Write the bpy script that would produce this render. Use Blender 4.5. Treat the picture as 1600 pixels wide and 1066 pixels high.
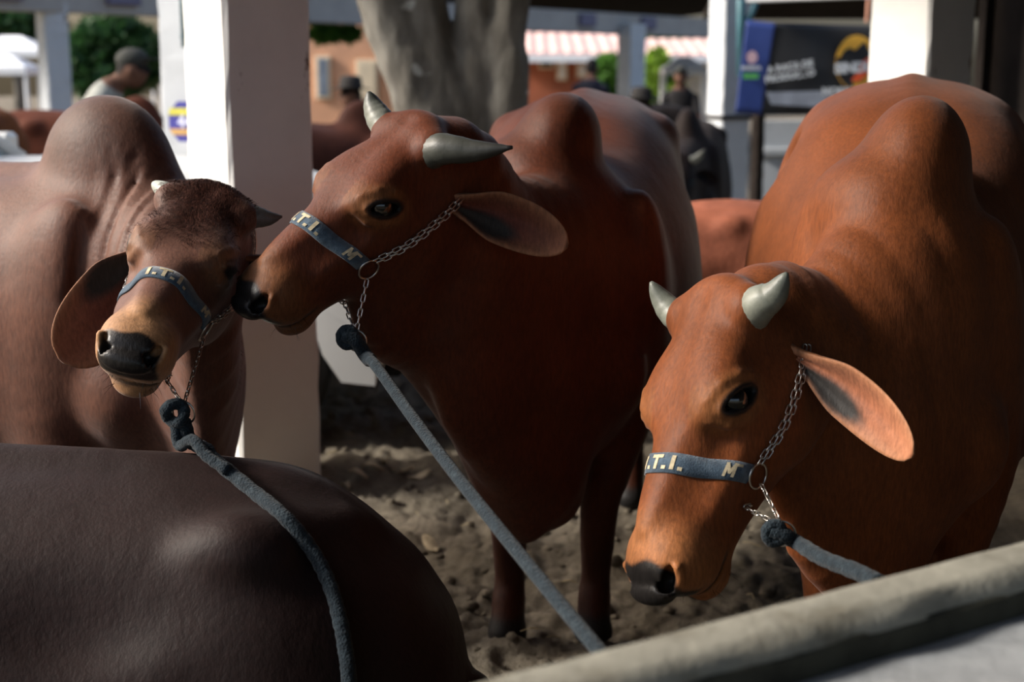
import bpy, math, random
import numpy as np
from mathutils import Vector, Matrix, Quaternion
from mathutils.bvhtree import BVHTree

# ------------------------------------------------------------------ camera, world, sun, exposure
scene = bpy.context.scene
for o in list(bpy.data.objects):
    bpy.data.objects.remove(o, do_unlink=True)
col = scene.collection
PITCH = math.radians(11.15)
CAM = Vector((0.0, 0.0, 1.40))
FPX = 2222.2
cd = bpy.data.cameras.new('camera')
cd.lens = 50.0; cd.sensor_width = 36.0; cd.sensor_fit = 'HORIZONTAL'
cd.clip_start = 0.05; cd.clip_end = 400
cam = bpy.data.objects.new('camera', cd); col.objects.link(cam)
cam.location = CAM
cam.rotation_euler = (math.radians(90) - PITCH, 0, 0)
cd.dof.use_dof = True; cd.dof.focus_distance = 2.55; cd.dof.aperture_fstop = 3.2
scene.camera = cam

w = bpy.data.worlds.new('world'); scene.world = w; w.use_nodes = True
wn = w.node_tree.nodes; wl = w.node_tree.links
bg = wn['Background']
sky = wn.new('ShaderNodeTexSky'); sky.sky_type = 'NISHITA'
sky.sun_disc = False; sky.sun_elevation = math.radians(38); sky.sun_rotation = math.radians(-78)
sky.air_density = 1.0; sky.dust_density = 5.0; sky.ozone_density = 1.0
wl.new(sky.outputs[0], bg.inputs[0]); bg.inputs[1].default_value = 0.26

sd = bpy.data.lights.new('sun', 'SUN'); sd.energy = 5.6; sd.angle = math.radians(10); sd.color = (1.0, 0.93, 0.84)
sun = bpy.data.objects.new('sun', sd); col.objects.link(sun)
SUN_DIR = Vector((-0.86, -0.16, 0.52)).normalized()      # towards the sun
sun.rotation_euler = SUN_DIR.to_track_quat('Z', 'Y').to_euler()

vs = scene.view_settings
vs.view_transform = 'Standard'; vs.look = 'None'; vs.gamma = 1.0; vs.use_curve_mapping = False
vs.exposure = 0.0
scene.cycles.max_bounces = 6

# ------------------------------------------------------------------ pixel helpers (layout of real positions)
RIGHT = Vector((1, 0, 0)); UP = Vector((0, math.sin(PITCH), math.cos(PITCH))); FWD = Vector((0, math.cos(PITCH), -math.sin(PITCH)))
def at(u, v, Y):
    d = RIGHT * ((u - 800) / FPX) + UP * ((533 - v) / FPX) + FWD
    return CAM + d * (Y / d.y)
def onz(u, v, z=0.0):
    d = RIGHT * ((u - 800) / FPX) + UP * ((533 - v) / FPX) + FWD
    return CAM + d * ((z - CAM.z) / d.z)

# ------------------------------------------------------------------ object helpers
def link(o, parent=None):
    col.objects.link(o)
    if parent is not None: o.parent = parent
    return o
def tag(o, label=None, cat=None, group=None, kind=None):
    if label: o['label'] = label
    if cat: o['category'] = cat
    if group: o['group'] = group
    if kind: o['kind'] = kind
    return o
def empty(name, loc=(0, 0, 0), rz=0.0):
    o = bpy.data.objects.new(name, None); o.empty_display_size = 0.1
    o.location = loc; o.rotation_euler = (0, 0, rz)
    return link(o)
def mesh_obj(name, verts, faces, mat=None, parent=None, smooth=False, colors=None):
    me = bpy.data.meshes.new(name)
    if isinstance(verts, np.ndarray) and isinstance(faces, np.ndarray):
        nv, nf, k = len(verts), len(faces), faces.shape[1]
        me.vertices.add(nv); me.vertices.foreach_set('co', verts.astype(np.float32).ravel())
        me.loops.add(nf * k); me.loops.foreach_set('vertex_index', faces.astype(np.int32).ravel())
        me.polygons.add(nf); me.polygons.foreach_set('loop_start', np.arange(0, nf * k, k, dtype=np.int32))
        me.update(calc_edges=True)
    else:
        me.from_pydata([tuple(v) for v in verts], [], [tuple(f) for f in faces])
    if smooth: me.polygons.foreach_set('use_smooth', [True] * len(me.polygons))
    if colors is not None:
        a = me.color_attributes.new('Col', 'FLOAT_COLOR', 'POINT')
        c = np.zeros((len(colors), 4), np.float32); colors = np.asarray(colors); c[:, :colors.shape[1]] = colors
        a.data.foreach_set('color', c.ravel())
    me.update()
    o = bpy.data.objects.new(name, me)
    if mat is not None: me.materials.append(mat)
    return link(o, parent)

class MB:
    """collects shapes into one mesh"""
    def __init__(s): s.v = []; s.f = []
    def add(s, v, f):
        n = len(s.v); s.v += [Vector(p) for p in v]; s.f += [tuple(i + n for i in q) for q in f]; return s
    def box(s, c, h, rz=0.0, bev=0.0):
        """bevelled box: centre, half sizes"""
        R = Matrix.Rotation(rz, 3, 'Z'); c = Vector(c); b = min(bev, min(h) * .9)
        if b <= 0:
            v = [c + R @ Vector((sx * h[0], sy * h[1], sz * h[2])) for sx in (-1, 1) for sy in (-1, 1) for sz in (-1, 1)]
            return s.add(v, [(0, 1, 3, 2), (4, 6, 7, 5), (0, 4, 5, 1), (2, 3, 7, 6), (0, 2, 6, 4), (1, 5, 7, 3)])
        v = []; idx = {}
        for sx in (-1, 1):
            for sy in (-1, 1):
                for sz in (-1, 1):
                    for ax in range(3):
                        q = [sx * h[0], sy * h[1], sz * h[2]]
                        for j in range(3):
                            if j != ax: q[j] -= b * (sx, sy, sz)[j]
                        idx[(sx, sy, sz, ax)] = len(v); v.append(c + R @ Vector(q))
        f = []
        for ax in range(3):
            o1, o2 = [(1, 2), (2, 0), (0, 1)][ax]
            for sg in (-1, 1):
                q = []
                for a_, b_ in ((-1, -1), (1, -1), (1, 1), (-1, 1)):
                    t = [0, 0, 0]; t[ax] = sg; t[o1] = a_; t[o2] = b_; q.append(idx[(*t, ax)])
                f.append(q if sg > 0 else q[::-1])
        for ax in range(3):                                   # edges along ax
            o1, o2 = [(1, 2), (2, 0), (0, 1)][ax]
            for a_ in (-1, 1):
                for b_ in (-1, 1):
                    def k(e, fx):
                        t = [0, 0, 0]; t[ax] = e; t[o1] = a_; t[o2] = b_; return idx[(*t, fx)]
                    q = [k(-1, o1), k(1, o1), k(1, o2), k(-1, o2)]
                    f.append(q if a_ * b_ < 0 else q[::-1])
        for sx in (-1, 1):
            for sy in (-1, 1):
                for sz in (-1, 1):
                    q = [idx[(sx, sy, sz, a)] for a in range(3)]
                    f.append(q if sx * sy * sz > 0 else q[::-1])
        return s.add(v, f)
    def tube(s, pts, rad, n=8, cap=True, flat=None):
        pts = [Vector(p) for p in pts]; m = len(pts)
        if not hasattr(rad, '__len__'): rad = [rad] * m
        up = None; rings = []
        for i, p in enumerate(pts):
            t = (pts[min(i + 1, m - 1)] - pts[max(i - 1, 0)]).normalized()
            if up is None:
                up = Vector((0, 0, 1)) if abs(t.z) < .9 else Vector((1, 0, 0))
                if flat is not None: up = Vector(flat)
            up = (up - t * up.dot(t)).normalized(); sd_ = t.cross(up)
            fl = 1.0 if flat is None else .38
            rings.append([p + (sd_ * math.cos(a) + up * math.sin(a) * fl) * rad[i] for a in [2 * math.pi * k / n for k in range(n)]])
        v = [q for r in rings for q in r]; f = []
        for i in range(m - 1):
            for k in range(n):
                f.append((i * n + k, i * n + (k + 1) % n, (i + 1) * n + (k + 1) % n, (i + 1) * n + k))
        if cap:
            f.append(tuple(range(n - 1, -1, -1))); f.append(tuple((m - 1) * n + k for k in range(n)))
        return s.add(v, f)
    def torus(s, c, ax, r, t, n=28, m=8, sq=None):
        ax = Vector(ax).normalized(); a = ax.orthogonal().normalized(); b = ax.cross(a); c = Vector(c); v = []; f = []
        for i in range(n):
            th = 2 * math.pi * i / n; d = a * math.cos(th) + b * math.sin(th)
            for j in range(m):
                ph = 2 * math.pi * j / m; v.append(c + d * (r + t * math.cos(ph)) + ax * (t * math.sin(ph)))
        for i in range(n):
            for j in range(m):
                f.append((i * m + j, ((i + 1) % n) * m + j, ((i + 1) % n) * m + (j + 1) % m, i * m + (j + 1) % m))
        return s.add(v, f)
    def sphere(s, c, r, n=16, m=10):
        c = Vector(c); r = Vector((r, r, r)) if not hasattr(r, '__len__') else Vector(r); v = [c + Vector((0, 0, r.z))]; f = []
        for i in range(1, m):
            ph = math.pi * i / m
            for k in range(n):
                th = 2 * math.pi * k / n
                v.append(c + Vector((r.x * math.sin(ph) * math.cos(th), r.y * math.sin(ph) * math.sin(th), r.z * math.cos(ph))))
        v.append(c - Vector((0, 0, r.z)))
        for k in range(n): f.append((0, 1 + k, 1 + (k + 1) % n))
        for i in range(m - 2):
            for k in range(n):
                a = 1 + i * n; f.append((a + k, a + n + k, a + n + (k + 1) % n, a + (k + 1) % n))
        a = 1 + (m - 2) * n
        for k in range(n): f.append((len(v) - 1, a + (k + 1) % n, a + k))
        return s.add(v, f)
    def prism(s, poly, d, M=None):
        """poly in xy extruded by d along z, placed by matrix M"""
        M = M or Matrix(); n = len(poly)
        v = [M @ Vector((x, y, 0)) for x, y in poly] + [M @ Vector((x, y, d)) for x, y in poly]
        f = [tuple(range(n - 1, -1, -1)), tuple(range(n, 2 * n))] + [(k, (k + 1) % n, n + (k + 1) % n, n + k) for k in range(n)]
        return s.add(v, f)
    def build(s, name, mat, parent=None, smooth=False):
        return mesh_obj(name, s.v, s.f, mat, parent, smooth)
def crom(pts, n):
    """catmull-rom through points, n samples per span"""
    P = [Vector(p) for p in pts]; P = [P[0] * 2 - P[1]] + P + [P[-1] * 2 - P[-2]]; out = []
    for i in range(1, len(P) - 2):
        for k in range(n):
            t = k / n; a, b, c, d = P[i - 1], P[i], P[i + 1], P[i + 2]
            out.append(.5 * ((2 * b) + (c - a) * t + (2 * a - 5 * b + 4 * c - d) * t * t + (3 * b - a - 3 * c + d) * t ** 3))
    out.append(P[-2].copy()); return out

# ------------------------------------------------------------------ materials
def mat(name, rough=.6, spec=.5):
    m = bpy.data.materials.new(name); m.use_nodes = True
    p = m.node_tree.nodes['Principled BSDF']; p.inputs['Roughness'].default_value = rough
    p.inputs['Specular IOR Level'].default_value = spec
    return m, m.node_tree.nodes, m.node_tree.links, p
def noise(n, l, scale, detail=4, rough=.6, vec=None, coord='Object', sc=None):
    t = n.new('ShaderNodeTexNoise'); t.inputs['Scale'].default_value = scale
    t.inputs['Detail'].default_value = detail; t.inputs['Roughness'].default_value = rough
    tc = n.new('ShaderNodeTexCoord'); src = tc.outputs[coord]
    if sc:
        mp = n.new('ShaderNodeMapping'); mp.inputs['Scale'].default_value = sc; l.new(src, mp.inputs[0]); src = mp.outputs[0]
    l.new(src, t.inputs['Vector']); return t
def ramp(n, l, fac, stops):
    r = n.new('ShaderNodeValToRGB'); e = r.color_ramp.elements
    e[0].position, e[0].color = stops[0][0], (*stops[0][1], 1)
    e[1].position, e[1].color = stops[-1][0], (*stops[-1][1], 1)
    for p, c in stops[1:-1]: x = e.new(p); x.color = (*c, 1)
    l.new(fac, r.inputs[0]); return r
def bump(n, l, h, p, strength=.3, dist=.01, prev=None):
    b = n.new('ShaderNodeBump'); b.inputs['Strength'].default_value = strength; b.inputs['Distance'].default_value = dist
    l.new(h, b.inputs['Height'])
    if prev: l.new(prev.outputs[0], b.inputs['Normal'])
    l.new(b.outputs[0], p.inputs['Normal']); return b
def plain(name, c, rough=.6, var=.12, scale=8, bmp=.15, spec=.4, metal=0.0, bd=.005):
    m, n, l, p = mat(name, rough, spec)
    t = noise(n, l, scale, 5)
    r = ramp(n, l, t.outputs[0], [(.3, tuple(x * (1 - var) for x in c)), (.7, tuple(min(1, x * (1 + var)) for x in c))])
    l.new(r.outputs[0], p.inputs['Base Color']); p.inputs['Metallic'].default_value = metal
    if bmp: t2 = noise(n, l, scale * 6, 4); bump(n, l, t2.outputs[0], p, bmp, bd)
    return m
def hide_mat(name, rough=.56, sheen=.06, gloss=.17, stretch=(1, 1, 1)):
    """short cattle hair: pigment from the mesh colour layer, fine hair grain and sheen"""
    m, n, l, p = mat(name, rough, gloss)
    a = n.new('ShaderNodeVertexColor'); a.layer_name = 'Col'
    t = noise(n, l, 7, 4, .6); t2 = noise(n, l, 160, 3, .7, sc=(1, 1, .25))
    mx = n.new('ShaderNodeMix'); mx.data_type = 'RGBA'; mx.blend_type = 'MULTIPLY'; mx.inputs[0].default_value = 1
    r = ramp(n, l, t.outputs[0], [(.3, (.78, .76, .74)), (.7, (1.18, 1.16, 1.12))])
    l.new(a.outputs[0], mx.inputs[6]); l.new(r.outputs[0], mx.inputs[7])
    mx2 = n.new('ShaderNodeMix'); mx2.data_type = 'RGBA'; mx2.blend_type = 'MULTIPLY'; mx2.inputs[0].default_value = 1
    r2 = ramp(n, l, t2.outputs[0], [(.3, (.70, .70, .70)), (.72, (1.26, 1.24, 1.22))])
    l.new(mx.outputs[2], mx2.inputs[6]); l.new(r2.outputs[0], mx2.inputs[7])
    l.new(mx2.outputs[2], p.inputs['Base Color'])
    mr = n.new('ShaderNodeMapRange'); mr.inputs['To Min'].default_value = rough; mr.inputs['To Max'].default_value = .34      # the alpha of the layer marks moist skin
    l.new(a.outputs[1], mr.inputs[0]); l.new(mr.outputs[0], p.inputs['Roughness'])
    ms = n.new('ShaderNodeMapRange'); ms.inputs['To Min'].default_value = sheen; ms.inputs['To Max'].default_value = 0; l.new(a.outputs[1], ms.inputs[0]); l.new(ms.outputs[0], p.inputs['Sheen Weight'])
    p.inputs['Sheen Roughness'].default_value = .45
    p.inputs['Sheen Tint'].default_value = (.9, .85, .85, 1)
    b1 = bump(n, l, t2.outputs[0], p, .30, .003)
    t3 = noise(n, l, 22, 3, .5); b2 = bump(n, l, t3.outputs[0], p, .14, .01, b1); t4 = noise(n, l, 6.5, 4, .55, sc=(1, 1, .6)); bump(n, l, t4.outputs[0], p, .09, .05, b2)
    return m
M = {}
M['hide'] = hide_mat('red_hide')
M['hide_dusty'] = hide_mat('dusty_hide', .55, .18, .25)
M['hide_dark'] = hide_mat('dark_hide', .58, .02, .17)
M['hide_far'] = hide_mat('far_hide', .7, .02, .1)
M['eye'] = plain('eye_black', (.005, .0045, .0045), .14, 0, 5, 0, .8)
def horn_mat():
    m, n, l, p = mat('horn', .45, .4)
    a = n.new('ShaderNodeVertexColor'); a.layer_name = 'Col'
    t = noise(n, l, 45, 5, .6); mx = n.new('ShaderNodeMix'); mx.data_type = 'RGBA'; mx.blend_type = 'MULTIPLY'; mx.inputs[0].default_value = 1
    r = ramp(n, l, t.outputs[0], [(.3, (.7, .7, .68)), (.7, (1.2, 1.2, 1.2))])
    l.new(a.outputs[0], mx.inputs[6]); l.new(r.outputs[0], mx.inputs[7]); l.new(mx.outputs[2], p.inputs['Base Color'])
    bump(n, l, t.outputs[0], p, .4, .003); return m
M['horn'] = horn_mat()

# ------------------------------------------------------------------ implicit surfaces: cattle and people are grown as ONE skin
def V(*a): return np.array(a, np.float32)
def smin(a, b, k):
    h = np.clip(k - np.abs(a - b), 0, None) / k
    return np.minimum(a, b) - h * h * h * k * (1 / 6.)
def axis_coords(ranges):
    """[(lo,hi,step),...] consecutive"""
    out = []
    for lo, hi, st in ranges:
        n = max(1, int(round((hi - lo) / st))); out += list(np.linspace(lo, hi, n + 1)[:-1])
    out.append(ranges[-1][1]); return np.array(out, np.float32)
class Field:
    def __init__(s, xs, ys, zs):
        s.x, s.y, s.z = xs, ys, zs
        s.G = np.full((len(xs), len(ys), len(zs)), .5, np.float32)
    def sub(s, lo, hi):
        sl = []
        for a, l_, h_ in zip((s.x, s.y, s.z), lo, hi):
            i = max(0, np.searchsorted(a, l_) - 1); j = min(len(a), np.searchsorted(a, h_) + 1)
            if j <= i: return None
            sl.append(slice(i, j))
        return tuple(sl), s.x[sl[0]][:, None, None], s.y[sl[1]][None, :, None], s.z[sl[2]][None, None, :]
    def put(s, r, d, k, op):
        g = s.G[r]
        if op == '+': s.G[r] = smin(g, d, k)
        else: s.G[r] = -smin(-g, d, k)
    def ell(s, c, rad, k=.03, R=None, op='+'):
        c = np.asarray(c, np.float32); rad = np.asarray(rad, np.float32)
        R = np.eye(3, dtype=np.float32) if R is None else np.asarray(R, np.float32)
        ext = np.sqrt(((R * rad) ** 2).sum(1)) + k * 1.3 + .015
        q = s.sub(c - ext, c + ext)
        if q is None: return
        r, X, Y, Z = q; X = X - c[0]; Y = Y - c[1]; Z = Z - c[2]
        l = [R[0, i] * X + R[1, i] * Y + R[2, i] * Z for i in range(3)]
        k0 = np.sqrt(sum((a / b) ** 2 for a, b in zip(l, rad))) + 1e-6
        k1 = np.sqrt(sum((a / b ** 2) ** 2 for a, b in zip(l, rad))) + 1e-6
        s.put(r, k0 * (k0 - 1) / k1, k, op)
    def seg(s, a, b, wa, ha, wb, hb, up=(0, 0, 1), k=.02, op='+'):
        a = np.asarray(a, np.float32); b = np.asarray(b, np.float32); ab = b - a; L = float(np.linalg.norm(ab)) + 1e-9; n = ab / L
        up = np.asarray(up, np.float32); up = up - n * (up @ n)
        if np.linalg.norm(up) < 1e-4: up = V(1, 0, 0) - n * n[0]
        up = up / np.linalg.norm(up); sd = np.cross(n, up)
        ext = max(wa, ha, wb, hb) + k * 1.3 + .015
        q = s.sub(np.minimum(a, b) - ext, np.maximum(a, b) + ext)
        if q is None: return
        r, X, Y, Z = q; X = X - a[0]; Y = Y - a[1]; Z = Z - a[2]
        tt = X * n[0] + Y * n[1] + Z * n[2]; t = np.clip(tt / L, 0, 1); e = tt - t * L
        v = X * up[0] + Y * up[1] + Z * up[2]; y = X * sd[0] + Y * sd[1] + Z * sd[2]
        w = wa + (wb - wa) * t; h = ha + (hb - ha) * t; m = np.minimum(w, h)
        k0 = np.sqrt((y / w) ** 2 + (v / h) ** 2 + (e / m) ** 2) + 1e-6
        k1 = np.sqrt((y / w ** 2) ** 2 + (v / h ** 2) ** 2 + (e / m ** 2) ** 2) + 1e-6
        s.put(r, k0 * (k0 - 1) / k1, k, op)
    def sweep(s, pts, ws, hs=None, ups=None, k=.03, n=5, op='+'):
        hs = ws if hs is None else hs
        P = crom(pts, n); m = len(P); idx = np.linspace(0, len(pts) - 1, m); ar = np.arange(len(pts))
        W = np.interp(idx, ar, ws); Hh = np.interp(idx, ar, hs)
        if ups is None: U = [(0, 0, 1)] * m if abs((P[-1] - P[0]).normalized().z) < .8 else [(1, 0, 0)] * m
        else: U = np.stack([np.interp(idx, ar, [u[c] for u in ups]) for c in range(3)], 1)
        # the sweep itself first, then one blend, so that k does not pile up
        G0 = s.G; s.G = np.full_like(G0, .5)
        for i in range(m - 1):
            s.seg(P[i], P[i + 1], W[i], Hh[i], W[i + 1], Hh[i + 1], U[i], k=.006)
        d = s.G; s.G = G0; msk = d < .45
        q = np.argwhere(msk.any((1, 2))).ravel(), np.argwhere(msk.any((0, 2))).ravel(), np.argwhere(msk.any((0, 1))).ravel()
        if len(q[0]) == 0: return
        r = tuple(slice(a[0], a[-1] + 1) for a in q)
        s.put(r, d[r], k, op)
    def loft(s, sec, M4=None, k=.03, n=2.3):
        """sec rows: x, top, bottom, half width, taper (wider at the top when > 0); M4 local->grid"""
        sec = np.array(sec, np.float64); xs = sec[:, 0]
        xx = np.linspace(xs[0], xs[-1], 120)
        def sp(y):
            m = np.gradient(y, xs); out = np.empty_like(xx)
            j = np.clip(np.searchsorted(xs, xx) - 1, 0, len(xs) - 2); h = xs[j + 1] - xs[j]; t = (xx - xs[j]) / h
            return (2 * t ** 3 - 3 * t ** 2 + 1) * y[j] + (t ** 3 - 2 * t ** 2 + t) * h * m[j] + (-2 * t ** 3 + 3 * t ** 2) * y[j + 1] + (t ** 3 - t ** 2) * h * m[j + 1]
        top, bot, wd, tp = [sp(sec[:, i]) for i in range(1, 5)]
        R = np.eye(3); T = np.zeros(3)
        if M4 is not None: R = M4[:3, :3]; T = M4[:3, 3]
        cs = np.array([R @ V(a, b, c) + T for a in (xs[0], xs[-1]) for b in (-wd.max(), wd.max()) for c in (bot.min(), top.max())])
        q = s.sub(cs.min(0) - k * 1.3 - .03, cs.max(0) + k * 1.3 + .03)
        r, X, Y, Z = q; X = X - np.float32(T[0]); Y = Y - np.float32(T[1]); Z = Z - np.float32(T[2]); R = R.astype(np.float32)
        x, y, z = [R[0, i] * X + R[1, i] * Y + R[2, i] * Z for i in range(3)]
        xc = np.clip(x, xs[0], xs[-1]); e = x - xc
        f32 = lambda a: np.interp(xc, xx, a).astype(np.float32)
        tpv, bv, wv, tv = f32(top), f32(bot), f32(wd), f32(tp)
        zc = (tpv + bv) / 2; h = (tpv - bv) / 2; z = z - zc
        wv = wv * (1 + tv * np.clip(z / h, -1, 1)); m = np.minimum(wv, h)
        k0 = (np.abs(y / wv) ** n + np.abs(z / h) ** n) ** (1. / n)
        k0 = np.sqrt(k0 * k0 + (e / m) ** 2) + 1e-6
        k1 = np.sqrt((y / wv ** 2) ** 2 + (z / h ** 2) ** 2 + (e / m ** 2) ** 2) + 1e-6
        s.put(r, (k0 * (k0 - 1) / k1).astype(np.float32), k, '+')
    def sample(s, P):
        P = np.atleast_2d(P); ix = []
        for a, c in zip((s.x, s.y, s.z), P.T): j = np.clip(np.searchsorted(a, c) - 1, 0, len(a) - 2); ix.append((j, np.clip((c - a[j]) / (a[j + 1] - a[j]), 0, 1)))
        out = 0
        for i in (0, 1):
            for j in (0, 1):
                for k in (0, 1):
                    w = (ix[0][1] if i else 1 - ix[0][1]) * (ix[1][1] if j else 1 - ix[1][1]) * (ix[2][1] if k else 1 - ix[2][1])
                    out = out + w * s.G[ix[0][0] + i, ix[1][0] + j, ix[2][0] + k]
        return out
    def displace(s, lo, hi, fn):
        q = s.sub(lo, hi)
        if q is None: return
        r, X, Y, Z = q; s.G[r] += fn(X, Y, Z).astype(np.float32)
    def mesh(s, smooth=2):
        G = s.G; G[0] = G[-1] = .5; G[:, 0] = G[:, -1] = .5; G[:, :, 0] = np.maximum(G[:, :, 0], .001); G[:, :, -1] = .5
        ins = G < 0
        c = sum(ins[i:i + ins.shape[0] - 1, j:j + ins.shape[1] - 1, k:k + ins.shape[2] - 1].astype(np.int8) for i in (0, 1) for j in (0, 1) for k in (0, 1))
        ci = np.argwhere((c > 0) & (c < 8)); idx = np.full(c.shape, -1, np.int32); idx[tuple(ci.T)] = np.arange(len(ci))
        A = np.zeros((len(ci), 3)); cnt = np.zeros(len(ci)); ax = (s.x, s.y, s.z)
        cor = [(i, j, k) for i in (0, 1) for j in (0, 1) for k in (0, 1)]
        for p in cor:
            for d in range(3):
                if p[d] == 0:
                    q = list(p); q[d] = 1
                    g0 = G[ci[:, 0] + p[0], ci[:, 1] + p[1], ci[:, 2] + p[2]]; g1 = G[ci[:, 0] + q[0], ci[:, 1] + q[1], ci[:, 2] + q[2]]
                    m = (g0 < 0) != (g1 < 0); t = np.where(m, g0 / np.where(m, g0 - g1, 1), 0)
                    for e in range(3):
                        a0 = ax[e][ci[:, e] + p[e]]; a1 = ax[e][ci[:, e] + q[e]]
                        A[:, e] += np.where(m, a0 + (a1 - a0) * t, 0)
                    cnt += m
        A /= cnt[:, None]; quads = []
        for d in range(3):
            o1, o2 = (d + 1) % 3, (d + 2) % 3
            s0 = [slice(None)] * 3; s1 = [slice(None)] * 3; s0[d] = slice(0, -1); s1[d] = slice(1, None)
            e = ins[tuple(s0)] != ins[tuple(s1)]
            E = np.argwhere(e); E = E[(E[:, o1] > 0) & (E[:, o2] > 0) & (E[:, o1] < G.shape[o1] - 1) & (E[:, o2] < G.shape[o2] - 1)]
            def cell(da, db):
                q = E.copy(); q[:, o1] -= da; q[:, o2] -= db; return idx[tuple(q.T)]
            Q = np.stack([cell(1, 1), cell(0, 1), cell(0, 0), cell(1, 0)], 1)
            fl = ~ins[tuple(E.T)]; Q[fl] = Q[fl][:, ::-1]; quads.append(Q)
        F = np.concatenate(quads); F = F[(F >= 0).all(1)]
        nv = len(A)
        e = np.concatenate([F[:, [0, 1]], F[:, [1, 2]], F[:, [2, 3]], F[:, [3, 0]]]); deg = np.bincount(e[:, 0], minlength=nv) + np.bincount(e[:, 1], minlength=nv)
        for it in range(smooth * 2):
            lam = .5 if it % 2 == 0 else -.4
            B = np.stack([np.bincount(e[:, 0], A[e[:, 1], i], nv) + np.bincount(e[:, 1], A[e[:, 0], i], nv) for i in range(3)], 1) / np.maximum(deg, 1)[:, None]
            A = A + lam * (B - A)
        return A, F
def sstep(a, b, x):
    t = np.clip((x - a) / (b - a), 0, 1); return t * t * (3 - 2 * t)
def lerp(a, b, t): return a + (np.asarray(b) - a) * t[:, None]
def vnoise(P, sc, seed=0):
    """cheap smooth value noise on points"""
    rs = np.random.RandomState(seed); out = np.zeros(len(P))
    for i in range(6):
        d = rs.randn(3); d /= np.linalg.norm(d); out += np.sin(P @ d * sc * (1 + .7 * i) + rs.rand() * 6.28) / (1 + .5 * i)
    return out / 3

EYES = {}
HEAD = [  # x, top, bottom, half width, taper
    (-.01, .025, -.085, .058, .1), (.03, .060, -.125, .082, .12), (.08, .078, -.160, .093, .14), (.14, .081, -.180, .096, .16),
    (.20, .073, -.184, .095, .14), (.26, .057, -.172, .085, .05), (.32, .042, -.152, .072, -.06), (.38, .033, -.138, .065, -.06),
    (.43, .028, -.132, .063, .0), (.465, .025, -.124, .066, .06), (.490, .019, -.102, .064, .08), (.505, .012, -.078, .060, .06), (.519, -.002, -.050, .050, .04)]
def add_head(f, M4, sc=1.0, fine=True, shut=()):
    """M4: head local (x to the muzzle, y left, z up) -> grid"""
    R = M4[:3, :3]; T = M4[:3, 3]
    P = lambda a: R @ (np.array(a) * sc) + T
    hd = [(a * sc, b * sc, c * sc, d * sc, e) for a, b, c, d, e in HEAD]
    f.loft(hd, M4, k=.05, n=2.25)
    E = lambda c, r, k=.03, op='+': f.ell(P(c), np.array(r) * sc, k * sc, R, op)
    S = lambda a, b, ra, rb, k=.02, op='+', up=(0, 0, 1): f.seg(P(a), P(b), ra * sc, ra * sc, rb * sc, rb * sc, R @ np.array(up), k * sc, op)
    E((.03, 0, .052), (.05, .075, .036), .05)                       # poll
    if not fine: return
    for sg in (1, -1):
        E((.048, sg * .078, .042), (.038, .032, .036), .04)          # horn boss
        E((.14, sg * .058, -.105), (.11, .042, .090), .06)           # jaw muscle
        E((.195, sg * .062, .042), (.065, .032, .026), .06)          # brow
        E((.30, sg * .060, -.035), (.08, .020, .022), .05)           # face crest
        E((.448, sg * .040, -.040), (.042, .028, .048), .04)         # nostril wing and upper lip
        E((.295, sg * .088, .012), (.05, .018, .028), .05, '-')      # hollow before the eye
        E((.10, sg * .118, -.01), (.05, .020, .035), .05, '-')       # temple hollow
        # the eye: a slit that rises towards the brow, with full lids laid on the skin
        E((.207, sg * .080, .017), (.045, .022, .034), .035)
        ct, st_ = math.cos(math.radians(34)), math.sin(math.radians(34))
        def skin(e1, e2, out):
            x, z = .207 + e1 * ct - e2 * st_, .019 + e1 * st_ + e2 * ct; ys = np.linspace(.135, .05, 60)
            q = f.sample(np.array([P((x, sg * y, z)) for y in ys])); j = np.argmax(q < 0); return np.array((x, sg * (ys[j] + out), z))
        hz = .0175 if sg not in shut else .004
        ring = [skin(.040 * math.cos(t), hz * math.sin(t) * (1 - .22 * math.cos(t) ** 2), -.001) for t in np.linspace(0, 2 * math.pi, 21)]
        fold = [skin(a_, b_, -.002) for a_, b_ in ((-.048, .022), (-.020, .035), (.014, .036), (.046, .020))]; fold2 = [skin(a_, b_, -.002) for a_, b_ in ((-.044, -.024), (-.010, -.034), (.030, -.030), (.052, -.010))]
        cen = skin(0, 0, 0); EYES.setdefault(id(f), {})[sg] = cen
        if sg not in shut:
            for e_ in np.linspace(-.021, .021, 5): E(skin(e_, 0, .004), (.014, .023, .0140 * (1 - (e_ / .036) ** 2)), .005, '-')
        for a_, b_ in zip(ring[:-1], ring[1:]): S(a_, b_, .0044, .0044, .006)
        for q in (fold, fold2):
            for a_, b_ in zip(q[:-1], q[1:]): S(a_, b_, .0042, .0042, .012)
        # nostril: comma shaped hole
        E((.508, sg * .036, -.020), (.020, .014, .015), .008, '-')
        E((.497, sg * .050, -.010), (.020, .012, .012), .008, '-')
        S((.486, sg * .063, -.006), (.506, sg * .050, -.038), .006, .006, .012)
        # mouth cleft
        S((.500, 0, -.088), (.486, sg * .046, -.094), .005, .005, .008, '-')
        S((.486, sg * .046, -.094), (.41, sg * .066, -.098), .0045, .003, .010, '-')
    S((.04, 0, .102), (.16, 0, .106), .012, .012, .05, '-')           # furrow of the forehead
    E((.450, 0, -.120), (.042, .042, .026), .03)                       # chin
    E((.33, 0, .030), (.11, .030, .018), .05)                          # nose bridge
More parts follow.
